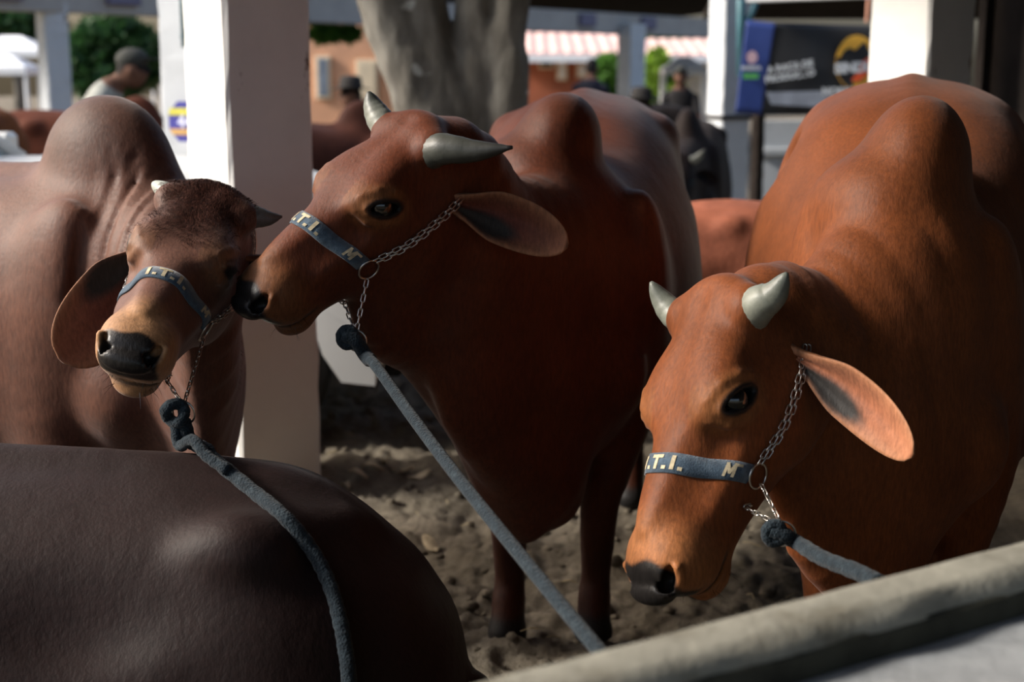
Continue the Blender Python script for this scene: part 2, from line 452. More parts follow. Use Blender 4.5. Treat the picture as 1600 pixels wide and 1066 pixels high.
def head_colors(L, C, base, sc=1.0, dark_nose=(.012, .011, .011), pale=(.42, .22, .10), eye_ring=(.30, .15, .055)):
    """L: points in head space (unit head), C: colours so far; returns colours with a moist-skin alpha"""
    L = L / sc; x, y, z = L.T; ay = np.abs(y); wet = np.zeros(len(L))
    inh = sstep(-.03, .05, x) * (x < .56) * (np.abs(y) < .16) * (z > -.23) * (z < .13)
    mz = sstep(.385, .46, x + .25 * (-.06 - z) * (z < -.06)) * inh
    C = lerp(C, pale, .55 * mz)
    rh = sstep(.484, .492, x + .25 * np.clip(-.02 - z, 0, 1) - .12 * np.clip(z + .005, 0, 1) + .004 * np.sin(y * 90)) * sstep(-.076, -.068, z) * sstep(.060, .052, ay) * inh      # wet nose pad
    C = lerp(C, dark_nose, rh); wet = np.maximum(wet, rh)
    lip = sstep(.006, .003, np.abs(z + .095)) * sstep(.40, .43, x) * inh; C = lerp(C, (.02, .015, .014), .8 * lip)
    ct, st_ = math.cos(math.radians(34)), math.sin(math.radians(34)); e1 = (x - .207) * ct + (z - .019) * st_; e2 = -(x - .207) * st_ + (z - .019) * ct
    for sg in (1, -1):
        on = (y * sg > .045).astype(float) * inh; d = np.sqrt((e1 / 1.4) ** 2 + e2 ** 2)
        C = lerp(C, eye_ring, .28 * sstep(.058, .030, d) * on)
        k = sstep(.0250, .0200, np.sqrt((e1 / 1.85) ** 2 + e2 ** 2)) * on; C = lerp(C, (.010, .009, .009), k); wet = np.maximum(wet, .6 * k)
    return np.concatenate([C, wet[:, None]], 1)

# ------------------------------------------------------------------ cattle
def make_axis(lo, hi, flo, fhi, fine, coarse):
    flo = max(lo, flo); fhi = min(hi, fhi); r = []
    if flo - lo > coarse: r.append((lo, flo, coarse))
    else: flo = lo
    r.append((flo, fhi, fine)) if hi - fhi > coarse else r.append((flo, hi, fine))
    if hi - fhi > coarse: r.append((fhi, hi, coarse))
    return axis_coords(r)
def mat4(x, z, t):
    x = np.array(x, float); x /= np.linalg.norm(x); z = np.array(z, float); z -= x * (x @ z); z /= np.linalg.norm(z)
    m = np.eye(4); m[:3, 0] = x; m[:3, 1] = np.cross(z, x); m[:3, 2] = z; m[:3, 3] = t; return m
TRUNK = [(-1.24, 1.00, .86, .07, 0), (-1.20, 1.07, .74, .14, 0), (-1.10, 1.14, .62, .215, .12), (-.95, 1.165, .56, .245, .10), (-.75, 1.165, .50, .265, .0),
         (-.50, 1.15, .44, .300, -.12), (-.28, 1.14, .42, .295, -.10), (-.08, 1.15, .44, .250, -.06), (.06, 1.14, .46, .205, 0), (.17, 1.06, .48, .160, .05),
         (.25, .96, .54, .105, .05), (.29, .88, .64, .05, 0)]
def legs(f, s, fl=((0, 0), (0, 0)), hl=((0, 0), (0, 0)), w=1.0):
    for i, sg in enumerate((1, -1)):
        dx, dy = fl[i]
        f.sweep([(-.02, sg * .150, .86 * s), (-.06, sg * .165, .62 * s), (.0 + dx * .4, sg * .135 + dy * .4, .42 * s), (.01 + dx * .7, sg * .12 + dy * .7, .34 * s), (.0 + dx * .9, sg * .115 + dy * .9, .14 * s), (.02 + dx, sg * .115 + dy, .075 * s)],
                [.085 * w, .085 * w, .056 * w, .050 * w, .036 * w, .042 * w], [.13, .115, .064, .052, .038, .044], k=.05)
        f.seg((.03 + dx, sg * .115 + dy, .055 * s), (.045 + dx, sg * .115 + dy, .012), .040, .044, .050, .058, (1, 0, 0), k=.012)   # hoof
        dx, dy = hl[i]
        f.sweep([(-.98, sg * .14, .92 * s), (-.86, sg * .19, .68 * s), (-1.02 + dx * .3, sg * .165 + dy * .3, .52 * s), (-1.13 + dx * .6, sg * .15 + dy * .6, .42 * s), (-1.09 + dx * .9, sg * .145 + dy, .16 * s), (-1.06 + dx, sg * .145 + dy, .075 * s)],
                [.11, .10, .062, .045, .038, .042], [.19, .15, .085, .058, .040, .044], k=.05)
        f.seg((-1.05 + dx, sg * .145 + dy, .055 * s), (-1.03 + dx, sg * .145 + dy, .012), .040, .044, .050, .058, (1, 0, 0), k=.012)
def turned(x, z, t, yaw=0, pitch=0, roll=0, piv=(.25, 0, -.05), lean=0, shift=(0, 0, 0)):
    m = mat4(x, z, t); R = np.array(Matrix.Rotation(math.radians(yaw), 3, 'Z') @ Matrix.Rotation(math.radians(pitch), 3, 'Y') @ Matrix.Rotation(math.radians(roll), 3, 'X'))
    p = m[:3, :3] @ np.array(piv) + m[:3, 3]; m[:3, :3] = m[:3, :3] @ R; 
    if lean:                                        # turn about the line of sight through the pivot
        ax = Vector(p) - CAM; m[:3, :3] = np.array(Matrix.Rotation(math.radians(lean), 3, ax.normalized())) @ m[:3, :3]
    t = p - m[:3, :3] @ np.array(piv) + np.array(shift)
    return m[:3, 0], m[:3, 2], t
def finish(root, A, F, C, mt):
    return mesh_obj('body', A, F, mt, root, True, np.clip(C, 0, 1))
def horn(root, pts, r0, base=(.20, .21, .18), tip=(.04, .045, .04), power=.75, name='horn'):
    P = crom(pts, 7); m = len(P); mb = MB(); rr = random.Random(3)
    rad = []
    for i in range(m):
        t = i / (m - 1); rad.append(max(.002, r0 * (1 - t ** 1.7) ** power * (1 + .035 * math.sin(t * 38) * (1 - t))))
    rad[-1] = r0 * .10
    mb.tube(P, rad, 18)
    n = 18; cols = []
    for i in range(m):
        t = i / (m - 1); q = min(1, max(0, (t - .35) / .6)); cols += [[base[c] + (tip[c] - base[c]) * q for c in range(3)]] * n
    o = mesh_obj(name, mb.v, mb.f, M['horn'], root, True, np.array(cols)); return o
def ear(root, base, tip, width, face, hide, inner=(.26, .10, .06), sag=.02, cup=.55, roll=0.0, dark=(.022, .020, .019), rim=(.34, .17, .09), rnd=2.2):
    """a cupped leaf with two skins: base, tip, the way the hollow looks (all in the root's space)"""
    b = Vector(base); t = Vector(tip); d = (t - b); L = d.length; d.normalize(); fc = Vector(face); fc = (fc - d * fc.dot(d)).normalized(); sd = d.cross(fc)
    nu, nvv = 30, 17; V_, Fc, Cc = [], [], []
    for side in (0, 1):
        for i in range(nu + 1):
            u = i / nu; tt = min(1, u / .45); ww = (.30 + .70 * tt * tt * (3 - 2 * tt)) * (1 if u < .45 else math.sqrt(max(.0009, 1 - ((u - .45) / .552) ** rnd))) * width / 2
            cu = cup * (1 - u) ** 1.1 + .16
            c = b + d * (u * L) - fc * (sag * math.sin(u * math.pi * .9)) - Vector((0, 0, 1)) * (sag * .8 * u * u)
            for k in range(nvv):
                v = -1 + 2 * k / (nvv - 1); th = v * (cu * 1.9)
                rr_ = ww / max(.25, math.sin(min(1.5, cu * 1.9))) if cu > .1 else ww
                rad_ = ww / (cu * 1.9) * (1.0 if cu * 1.9 < 1.2 else 1.05)
                thick = (.0055 * (1 - v * v) ** .5 + .0012) * (1.35 - u * .75)
                rfold = .004 * math.sin(v * 7.0) * (1 - u) * (1 - abs(v))
                p = c + sd * (math.sin(th) * rad_ * (1 if v < 0 else 1 - .06)) + fc * ((1 - math.cos(th)) * rad_ - cu * ww * .5 + rfold)
                nrm = (sd * -math.sin(th) + fc * math.cos(th))
                p = p + nrm * (thick if side == 0 else -thick); V_.append(p)
                if side == 0:
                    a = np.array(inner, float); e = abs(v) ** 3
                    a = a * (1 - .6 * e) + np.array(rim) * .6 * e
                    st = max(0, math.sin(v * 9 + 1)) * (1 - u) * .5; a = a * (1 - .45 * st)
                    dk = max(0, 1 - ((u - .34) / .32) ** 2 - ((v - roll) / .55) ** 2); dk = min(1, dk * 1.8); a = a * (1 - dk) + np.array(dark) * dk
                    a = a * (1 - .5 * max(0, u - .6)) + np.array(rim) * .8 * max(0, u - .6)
                else:
                    a = np.array(hide, float); e = abs(v) ** 5; a = a * (1 - .4 * e) + np.array(rim) * .4 * e
                Cc.append(a)
    o2 = (nu + 1) * nvv
    for i in range(nu):
        for k in range(nvv - 1):
            a = i * nvv + k; Fc.append((a, a + nvv, a + nvv + 1, a + 1)); a += o2; Fc.append((a, a + 1, a + nvv + 1, a + nvv))
        a = i * nvv; Fc.append((a, a + o2, a + o2 + nvv, a + nvv)); a = i * nvv + nvv - 1; Fc.append((a, a + nvv, a + o2 + nvv, a + o2))
    for k in range(nvv - 1):
        a = nu * nvv + k; Fc.append((a, a + o2, a + o2 + 1, a + 1)); a = k; Fc.append((a, a + 1, a + o2 + 1, a + o2))
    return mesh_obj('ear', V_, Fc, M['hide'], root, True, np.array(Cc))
def eyes(root, M4, sc, fid, shut=()):
    for sg in (1, -1):
        if sg in shut: continue
        c = EYES[fid][sg]; p = M4[:3, :3] @ (np.array((c[0], c[1] - sg * .0215, c[2])) * sc) + M4[:3, 3]
        mb = MB().sphere((0, 0, 0), .0268 * sc, 20, 12); o = mb.build('eye', M['eye'], root, True); o.location = p
def wrinkles(f, p0, p1, rad, direc, freq, amp):
    p0 = np.array(p0, float); p1 = np.array(p1, float); direc = np.array(direc, float); direc /= np.linalg.norm(direc)
    ab = p1 - p0; L2 = ab @ ab
    lo = np.minimum(p0, p1) - rad; hi = np.maximum(p0, p1) + rad
    def fn(X, Y, Z):
        t = np.clip(((X - p0[0]) * ab[0] + (Y - p0[1]) * ab[1] + (Z - p0[2]) * ab[2]) / L2, 0, 1)
        d2 = (X - p0[0] - ab[0] * t) ** 2 + (Y - p0[1] - ab[1] * t) ** 2 + (Z - p0[2] - ab[2] * t) ** 2
        ph = (X * direc[0] + Y * direc[1] + Z * direc[2]) * freq + 1.2 * np.sin(Z * 9 + X * 5) + .8 * np.sin(Y * 13)
        return np.clip(1 - d2 / rad ** 2, 0, 1) ** 1.0 * amp * (np.abs(np.sin(ph)) ** .7 - .6) * -1
    f.displace(lo, hi, fn)

def cattle(name, label, group, wth, fwd, head, hs, base, mt, hump=(.17, .085, .15), humpz=1.19, humpx=-.03, neck_mid=(0, 0, 0), dewlap=(0, 0, 0, 0), fl=((0, 0), (0, 0)),
           hl=((0, 0), (0, 0)), extra=None, fine=.0045, coarse=.014, dark_hump=.5, ts=1.0, leg_s=1.0, tw=1.0, tl=1.0, hump_tilt=0.0, nh=.165, hb=1.0, hoff=0.0, hk=.09, humpy=0.0, rw=1.0, fine_head=True, shut=(), low=None, pale=(.42, .22, .10)):
    """wth: point of the ground below the withers, fwd: the way the body faces, head: (x axis, z axis, origin) in the world"""
    a = math.atan2(fwd[1], fwd[0]); root = empty(name, (wth[0], wth[1], 0), a)
    tag(root, label, 'cow', group)
    ca, sa = math.cos(a), math.sin(a); Rb = np.array([[ca, -sa, 0], [sa, ca, 0], [0, 0, 1]]); T = np.array([wth[0], wth[1], 0])
    Mw = mat4(*head); Mh = np.eye(4); Mh[:3, :3] = Rb.T @ Mw[:3, :3]; Mh[:3, 3] = Rb.T @ (Mw[:3, 3] - T)
    P = lambda p: Mh[:3, :3] @ (np.array(p) * hs) + Mh[:3, 3]
    corners = np.array([P((x, y, z)) for x in (-.06, .54) for y in (-.14, .14) for z in (-.22, .12)])
    lo, hi = corners.min(0), corners.max(0)
    blo = np.array((-1.32 * tl, -.40 * tw, -.01)); bhi = np.array((.40, .40 * tw, 1.46))
    f = Field(*[make_axis(min(l, bl), max(h, bh), l, h, fine, coarse) for l, h, bl, bh in zip(lo, hi, blo, bhi)])
    tr = [(x * tl if x < 0 else x, t * (1 + (ts - 1) * min(1, max(0, (-x - .10) / .45))), b * leg_s, w_ * (tw + (rw - tw) * min(1, max(0, (-x - .15) / .4))), tp) for x, t, b, w_, tp in TRUNK]
    f.loft(tr, None, k=.05, n=2.5)
    # hump, withers, shoulder blades, hips, pins, spine
    ct, st = math.cos(hump_tilt), math.sin(hump_tilt); Rt = np.array([[1, 0, 0], [0, ct, -st], [0, st, ct]]) @ np.array([[.94, 0, -.34], [0, 1, 0], [.34, 0, .94]])
    f.ell((humpx, hoff, humpz - .10), (hump[0] * 1.25, hump[1] * 1.55 * hb, hump[2] * .9), .09, Rt)
    f.ell((humpx, -math.sin(hump_tilt) * .06 + humpy, humpz), hump, hk, Rt)
    for sg in (1, -1):
        f.ell((-.02, sg * .175 * tw, .86), (.13, .075, .25), .06, np.array([[.95, 0, .3], [0, 1, 0], [-.3, 0, .95]]))
        f.ell((.12, sg * .135, .68), (.10, .08, .11), .06)
        f.ell((-.78 * tl, sg * .205 * tw, 1.06 * ts), (.075, .045, .05), .09)
        f.ell((-1.15 * tl, sg * .10, 1.03 * ts), (.05, .04, .05), .06)
        f.ell((-1.0 * tl, sg * .16 * tw, .86), (.19, .10, .22), .06)
        f.ell((-.62 * tl, sg * .31 * tw, .98 * ts), (.12, .05, .09), .06, op='-')
    f.sweep([(-1.18 * tl, 0, 1.08 * ts), (-.8 * tl, 0, 1.15 * ts), (-.4 * tl, 0, 1.13 * (1 + (ts - 1) * .6)), (-.1, 0, 1.13)], [.03, .03, .03, .04], k=.06)
    legs(f, 1.0, fl, hl)
    # tail
    f.sweep([(-1.19 * tl, 0, 1.08 * ts), (-1.27 * tl, 0, 1.0), (-1.29 * tl, 0, .75), (-1.28 * tl, .01, .50), (-1.27 * tl, .0, .32)], [.035, .028, .020, .016, .03], k=.03)
    # neck
    up0 = np.array((0, 0, 1.)); uph = Mh[:3, 2]; hx = P((.03, 0, -.045)); mid = (np.array((.12, 0, .95)) + hx) / 2 + np.array(neck_mid)
    f.sweep([(-.05, 0, .90), (.10, 0, .92), mid, P((-.01, 0, -.065)), P((.12, 0, -.07))], [.17, .165, .115, .084, .07], [.27, .25, nh, .095, .08],
            [up0, up0, up0 * .6 + uph * .4, uph, uph], k=.06)
    # under side of the neck
    f.sweep([(.10, 0, .66), (.20, 0, .68), (np.array((.24, 0, .66)) + P((.06, 0, -.13))) / 2, P((.03, 0, -.115)), P((.12, 0, -.115))], [.15, .12, .085, .07, .06], [.20, .20, .17, .085, .06], [up0] * 3 + [uph] * 2, k=.08)
    # dewlap: a fold of skin from the throat to the brisket
    dx, dy, dz, dt = dewlap
    th = P((.10, 0, -.150)); br = np.array((.24, 0, .46)); md = (th + br) / 2 + np.array((dx, dy, dz))
    f.sweep([P((.17, 0, -.150)), th, md, br, (.14, 0, .42)], [.030, .034, .042 + dt, .062 + dt, .05], [.035, .06, .11, .12, .08], [(0, 0, 1)] * 5, k=.07)
    if extra: extra(f, P, Mh)
    add_head(f, Mh, hs, fine_head, shut)
    A, F = f.mesh(2)
    # pigment
    n = vnoise(A, 9, 4); low = base if low is None else low
    C = np.repeat(np.array([base], float), len(A), 0) * (1 + .10 * n)[:, None]
    x, y, z = A.T
    Lh = (A - Mh[:3, 3]) @ Mh[:3, :3]
    body = 1 - sstep(-.12, .02, Lh[:, 0] / hs)
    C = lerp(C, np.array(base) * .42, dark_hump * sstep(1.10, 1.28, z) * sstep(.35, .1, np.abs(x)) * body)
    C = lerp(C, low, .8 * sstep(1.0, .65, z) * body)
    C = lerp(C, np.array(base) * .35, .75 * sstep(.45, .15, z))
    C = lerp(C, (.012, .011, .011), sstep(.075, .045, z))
    C = lerp(C, np.array((.05, .022, .014)), .9 * sstep(-1.26 * tl, -1.275 * tl, x) * sstep(.7, .4, z))
    C = head_colors(Lh, C, base, hs, pale=pale)
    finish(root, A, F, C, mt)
    # the head alone, for fitting tack and for ray casts, in world space
    inh = (Lh[:, 0] > -.15) & (Lh[:, 0] < .6) & (np.abs(Lh[:, 1]) < .25) & (np.abs(Lh[:, 2]) < .4)
    keep = inh[F].all(1); Fk = F[keep]; used = np.unique(Fk); mp = np.full(len(A), -1); mp[used] = np.arange(len(used))
    Lw = Lh[used]
    bvh = BVHTree.FromPolygons([tuple(p) for p in Lw], [tuple(q) for q in mp[Fk]])     # in head space
    if fine_head: eyes(root, Mh, hs, id(f), shut)
    return dict(root=root, Mw=Mw, Mh=Mh, P=P, bvh=bvh, hs=hs, Rb=Rb, T=T, A=A, F=F, base=base)
def forelock(c, n, x0, x1, yr, length, cols, seed=1, spread=.35):
    """tufts of longer hair on the poll and forehead, as thin two-piece blades lying on the skin"""
    rg = random.Random(seed); hs = c['hs']; v, f, cc = [], [], []
    for i in range(n):
        x = (x0 + (x1 - x0) * min(rg.random(), rg.random() ** .8) ** 1.15) * hs; y = rg.gauss(0, yr * .5) * hs; h_, k, _, _ = c['bvh'].ray_cast(Vector((x, y, .25)), Vector((0, 0, -1)))
        if h_ is None: continue
        sw = math.sin(x * 60 + y * 25) * .5; d = (Vector((1, sw + rg.gauss(0, spread) + y * 4, rg.gauss(0, .2)))).normalized(); d = (d - k * d.dot(k)).normalized(); sd_ = d.cross(k)
        L = length * rg.uniform(.5, 1.2) * hs; w_ = .00045 * rg.uniform(.7, 1.3); p0 = h_ - k * .001; p1 = h_ + d * L * .5 + k * (.0035 + rg.uniform(0, .003)); p2 = h_ + d * L + k * rg.uniform(.0, .004)
        b = len(v); v += [c['P'](np.array(q) / hs) for q in (p0 - sd_ * w_, p0 + sd_ * w_, p1 - sd_ * w_ * .8, p1 + sd_ * w_ * .8, p2)]; f += [(b, b + 1, b + 3, b + 2), (b + 2, b + 3, b + 4)]
        q = rg.choice(cols); cc += [q] * 5
    o = mesh_obj('forelock', v, f, M['hair'], c['root'], True, np.array(cc)); o['kind'] = 'stuff'; return o
def whiskers(c, n, seed=2):
    rg = random.Random(seed); mb = MB(); hs = c['hs']
    for i in range(n):
        sg = rg.choice((1, -1)); p = Vector((rg.uniform(.44, .50), sg * rg.uniform(.015, .05), rg.uniform(-.125, -.07))) * hs; q, k, _, _ = c['bvh'].find_nearest(p)
        d = (k + Vector((rg.gauss(0, .3), rg.gauss(0, .3), -.5))).normalized(); L = rg.uniform(.012, .03)
        mb.tube([c['P'](np.array(a) / hs) for a in (q, q + d * L * .5, q + d * L + Vector((0, 0, -.003)))], [.0004, .0003, .0001], 3)
    o = mb.build('whiskers', M['eye'], c['root']); o['kind'] = 'stuff'
def hp(c, p): return Vector(c['P'](p))                       # head point -> body space of the root
def local(c, wpt): return Vector(c['Rb'].T @ (np.array(wpt) - c['T']))     # world -> body space

RED = (.076, .0185, .0062); ORANGE = (.140, .0400, .0110); DUSTY = (.096, .038, .023)
def extraB(f, P, Mh):
    # loose skin under the jaw that runs down into the brisket
    a = math.atan2(-.99, -.12); Rb = np.array([[math.cos(a), -math.sin(a), 0], [math.sin(a), math.cos(a), 0], [0, 0, 1]])
    q = [Rb.T @ (np.array(at(u, v, Y)) - np.array((.115, 3.40, 0))) for u, v, Y in ((575, 440, 2.80), (612, 500, 2.86), (675, 535, 2.98), (748, 650, 3.06), (790, 760, 3.10), (815, 815, 3.12))]
    f.sweep(q, [.055, .060, .065, .07, .07, .06], [.05, .085, .095, .08, .065, .05], [(0, 0, 1)] * 6, k=.07)
    f.sweep([P((.08, 0, -.10)), (q[1] + P((.08, 0, -.10))) / 2, q[2] + np.array((0, 0, .12)), q[3] + np.array((-.05, 0, .12))], [.07, .06, .09, .12], [.07, .09, .12, .14], [(0, 0, 1)] * 4, k=.07)
cowB = cattle('zebu_cow', 'red zebu cow in the middle nuzzling its neighbour, facing the viewer with long dark horn', 'red zebu cattle in the pen',
              (.115, 3.40), (-.12, -.99), turned((-.71, -.443, -.548), (-.324, -.485, .812), (-.153, 2.850, 1.240)), .96, RED, M['hide'],
              neck_mid=(.02, .0, -.07), dewlap=(.05, -.02, -.07, .02), rw=1.16, humpy=-.03, extra=extraB, fl=((.02, -.02), (.06, .0)), humpz=1.19, pale=(.16, .07, .028), hump=(.18, .105, .135), hk=.07, hb=1.05, hoff=-.05, ts=1.12, tw=1.08, hump_tilt=-.3)
h = cowB
horn(h['root'], [hp(h, (.060, .045, .024)), hp(h, (.043, .105, .048)), hp(h, (.008, .170, .038)), hp(h, (-.035, .235, .036))], .035, (.055, .058, .050), (.016, .016, .016))
horn(h['root'], [hp(h, (.060, -.045, .024)), hp(h, (.045, -.100, .060)), hp(h, (.035, -.125, .085)), hp(h, (.026, -.135, .112))], .031, power=.6)
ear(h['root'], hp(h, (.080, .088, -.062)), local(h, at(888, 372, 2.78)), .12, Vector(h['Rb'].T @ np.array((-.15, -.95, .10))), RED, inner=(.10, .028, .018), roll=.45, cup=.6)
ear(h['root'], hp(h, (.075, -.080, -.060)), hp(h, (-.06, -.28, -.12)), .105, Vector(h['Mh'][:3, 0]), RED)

cowC = cattle('zebu_cow', 'orange red zebu cow at the right with lowered head and short grey horns', 'red zebu cattle in the pen',
              (.775, 2.80), (-.27, -.963), turned((-.388, -.481, -.786), (-.70, -.40, .591), (.402, 2.445, .990), yaw=-4, pitch=-8, lean=-11, piv=(.10, 0, -.05), shift=(.006, 0, -.002)), 1.03, ORANGE, M['hide'],
              neck_mid=(-.02, .0, -.08), dewlap=(.02, .0, -.06, .01), ts=1.16, humpz=1.175, pale=(.30, .13, .05), hump=(.20, .110, .155), tw=.92, rw=1.28, hoff=-.04, hb=.95, hk=.07, hump_tilt=-.15)
h = cowC
horn(h['root'], [hp(h, (.060, .045, .022)), hp(h, (.047, .100, .046)), hp(h, (.034, .134, .050)), hp(h, (.010, .166, .066))], .035, (.17, .18, .15), (.10, .11, .095), .6)
horn(h['root'], [hp(h, (.060, -.045, .022)), hp(h, (.045, -.095, .052)), hp(h, (.026, -.115, .078)), hp(h, (.008, -.120, .110))], .030, (.17, .18, .15), (.10, .11, .095), .6)
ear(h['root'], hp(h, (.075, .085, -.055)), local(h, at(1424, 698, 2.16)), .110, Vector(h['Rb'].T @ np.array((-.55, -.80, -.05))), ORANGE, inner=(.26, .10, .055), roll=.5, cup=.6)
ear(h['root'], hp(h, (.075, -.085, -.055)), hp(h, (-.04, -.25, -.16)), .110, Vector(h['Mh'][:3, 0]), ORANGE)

def extraA(f, P, Mh):
    a = math.atan2(-.47, .88); Rb = np.array([[math.cos(a), -math.sin(a), 0], [math.sin(a), math.cos(a), 0], [0, 0, 1]]); T = np.array((-.92, 3.26, 0))
    q = [Rb.T @ (np.array(at(u, v, Y)) - T) for u, v, Y in ((232, 300, 3.05), (205, 420, 3.02))]
    wrinkles(f, q[0], q[1], .17, (1, -.2, .25), 92, .013)
    for u0, v0, u1, v1, Y, r in ((128, 345, 118, 470, 3.035, .010),):       # troughs of the shoulder
        p0, p1 = [Rb.T @ (np.array(at(u, v, Y)) - T) for u, v in ((u0, v0), (u1, v1))]; f.seg(p0, p1, r, r, r, r, k=.06, op='-')
cowA = cattle('zebu_cow', 'dusty brown zebu cow at the left with big rounded hump and hanging ear', 'red zebu cattle in the pen',
              (-.92, 3.26), (.88, -.47), turned((-.115, -.925, -.36), (.21, -.38, .90), (-.603, 2.845, 1.093)), .95, DUSTY, M['hide_dusty'],
              neck_mid=(-.02, .0, -.07), dewlap=(.02, .0, -.03, .0), humpz=1.16, humpx=.0, hb=.6, hk=.07, hump=(.165, .115, .165), shut=(1,), low=(.095, .026, .010), dark_hump=.65, extra=extraA, pale=(.50, .27, .12))
h = cowA
horn(h['root'], [hp(h, (.045, .060, .040)), hp(h, (.035, .098, .046)), hp(h, (.025, .125, .045)), hp(h, (.01, .150, .048))], .026, (.10, .10, .095), (.035, .035, .035))
horn(h['root'], [hp(h, (.045, -.060, .045)), hp(h, (.035, -.085, .052)), hp(h, (.028, -.105, .055)), hp(h, (.02, -.125, .058))], .022, (.42, .44, .40), (.40, .42, .38), .5)
ear(h['root'], hp(h, (.070, -.075, -.050)), local(h, at(96, 556, 2.62)), .165, Vector(h['Rb'].T @ np.array((.30, -.92, .10))), DUSTY, inner=(.15, .050, .032), sag=.012, cup=.28, roll=.6, rnd=2.8)
ear(h['root'], hp(h, (.070, .075, -.050)), hp(h, (-.03, .25, -.15)), .13, Vector(h['Mh'][:3, 0]), DUSTY)

# the cow that lies in front: back, hips and rump towards the camera's right
def lying():
    root = empty('zebu_cow', (-.60, 2.38, 0), math.pi); tag(root, 'dark brown zebu cow lying on the ground in the foreground, seen from behind the hips', 'cow', 'red zebu cattle in the pen')
    # local x = world -x (head to the left of the picture)
    f = Field(axis_coords([(-.62, .62, .011), (.62, 1.75, .018)]), axis_coords([(-.5, .5, .011)]), axis_coords([(-.005, .98, .011)]))
    sec = [(-.525, .33, .18, .05, 0), (-.51, .40, .06, .15, -.1), (-.46, .50, .01, .24, -.12), (-.37, .595, .0, .31, -.15), (-.25, .68, .0, .355, -.18), (-.08, .715, .0, .37, -.2),
           (.10, .722, .0, .375, -.2), (.35, .728, .0, .385, -.18), (.65, .725, .0, .37, -.16), (.95, .73, .0, .31, -.1), (1.12, .66, .05, .2, 0), (1.2, .56, .15, .1, 0)]
    f.loft(sec, None, k=.05, n=2.2)
    f.ell((.86, 0, .76), (.17, .10, .15), .07)
    for sg in (1, -1):
        f.ell((-.16, sg * .20, .625 if sg > 0 else .585), (.085, .05, .05), .09)
        if sg > 0: f.seg((-.16, sg * .20, .63), (-.31, sg * .06, .615), .03, .03, .03, .03, k=.08)            # hip bone
        f.ell((.06, sg * .33, .60), (.13, .05, .10), .11, op='-')          # hollow flank
        f.ell((-.24, sg * .31, .20), (.22, .12, .18), .10)                 # folded thigh
        f.seg((-.0, sg * .40, .14), (-.30, sg * .41, .07), .07, .09, .05, .06, k=.05)
        f.seg((.85, sg * .25, .16), (1.15, sg * .22, .07), .08, .10, .05, .06, k=.05)
    f.sweep([(-.33, 0, .59), (-.2, 0, .665), (.2, 0, .715), (.7, 0, .72)], [.03, .025, .025, .03], k=.07)
    f.sweep([(.95, 0, .52), (1.15, 0, .62), (1.30, -.05, .74), (1.42, -.12, .80)], [.15, .13, .10, .08], [.22, .19, .14, .11], k=.06)
    Mh = mat4((.75, -.55, -.35), (.25, -.2, .95), (1.38, -.10, .84)); add_head(f, Mh, 1.0, fine=False)
    A, F = f.mesh(2); n = vnoise(A, 8, 2); base = np.array((.0135, .0062, .0058))
    C = np.repeat(base[None], len(A), 0) * (1 + .12 * n)[:, None]; Lh = (A - Mh[:3, 3]) @ Mh[:3, :3]
    d = sstep(.25, .75, vnoise(A, 60, 8) + .4 * vnoise(A, 140, 9)) * sstep(.13, .04, np.sqrt((A[:, 0] - .36) ** 2 + ((A[:, 2] - .50) * .7) ** 2)) * (A[:, 1] > 0)
    C = lerp(C, (.16, .10, .03), .8 * d)                                    # dried mud on the flank
    C = head_colors(Lh, C, base)
    finish(root, A, F, C, M['hide_dark'])
    bvh = BVHTree.FromPolygons([(-p[0] - .60, -p[1] + 2.38, p[2]) for p in A], [tuple(q) for q in F])
    return bvh
bvhD = lying()

def hair_mat():
    m, n, l, p = mat('long_hair', .6, .12); a = n.new('ShaderNodeVertexColor'); a.layer_name = 'Col'; t = noise(n, l, 90, 2); mx = n.new('ShaderNodeMix'); mx.data_type = 'RGBA'; mx.blend_type = 'MULTIPLY'; mx.inputs[0].default_value = 1
    r = ramp(n, l, t.outputs[0], [(.3, (.75, .75, .75)), (.7, (1.2, 1.2, 1.2))]); l.new(a.outputs[0], mx.inputs[6]); l.new(r.outputs[0], mx.inputs[7]); l.new(mx.outputs[2], p.inputs['Base Color']); return m
M['hair'] = hair_mat()
forelock(cowA, 7500, -.01, .24, .085, .024, [(.016, .006, .005), (.028, .010, .007), (.045, .016, .011), (.075, .030, .021)], 1)
for i, c in enumerate((cowA, cowB, cowC)): whiskers(c, (30, 10, 10)[i], i)

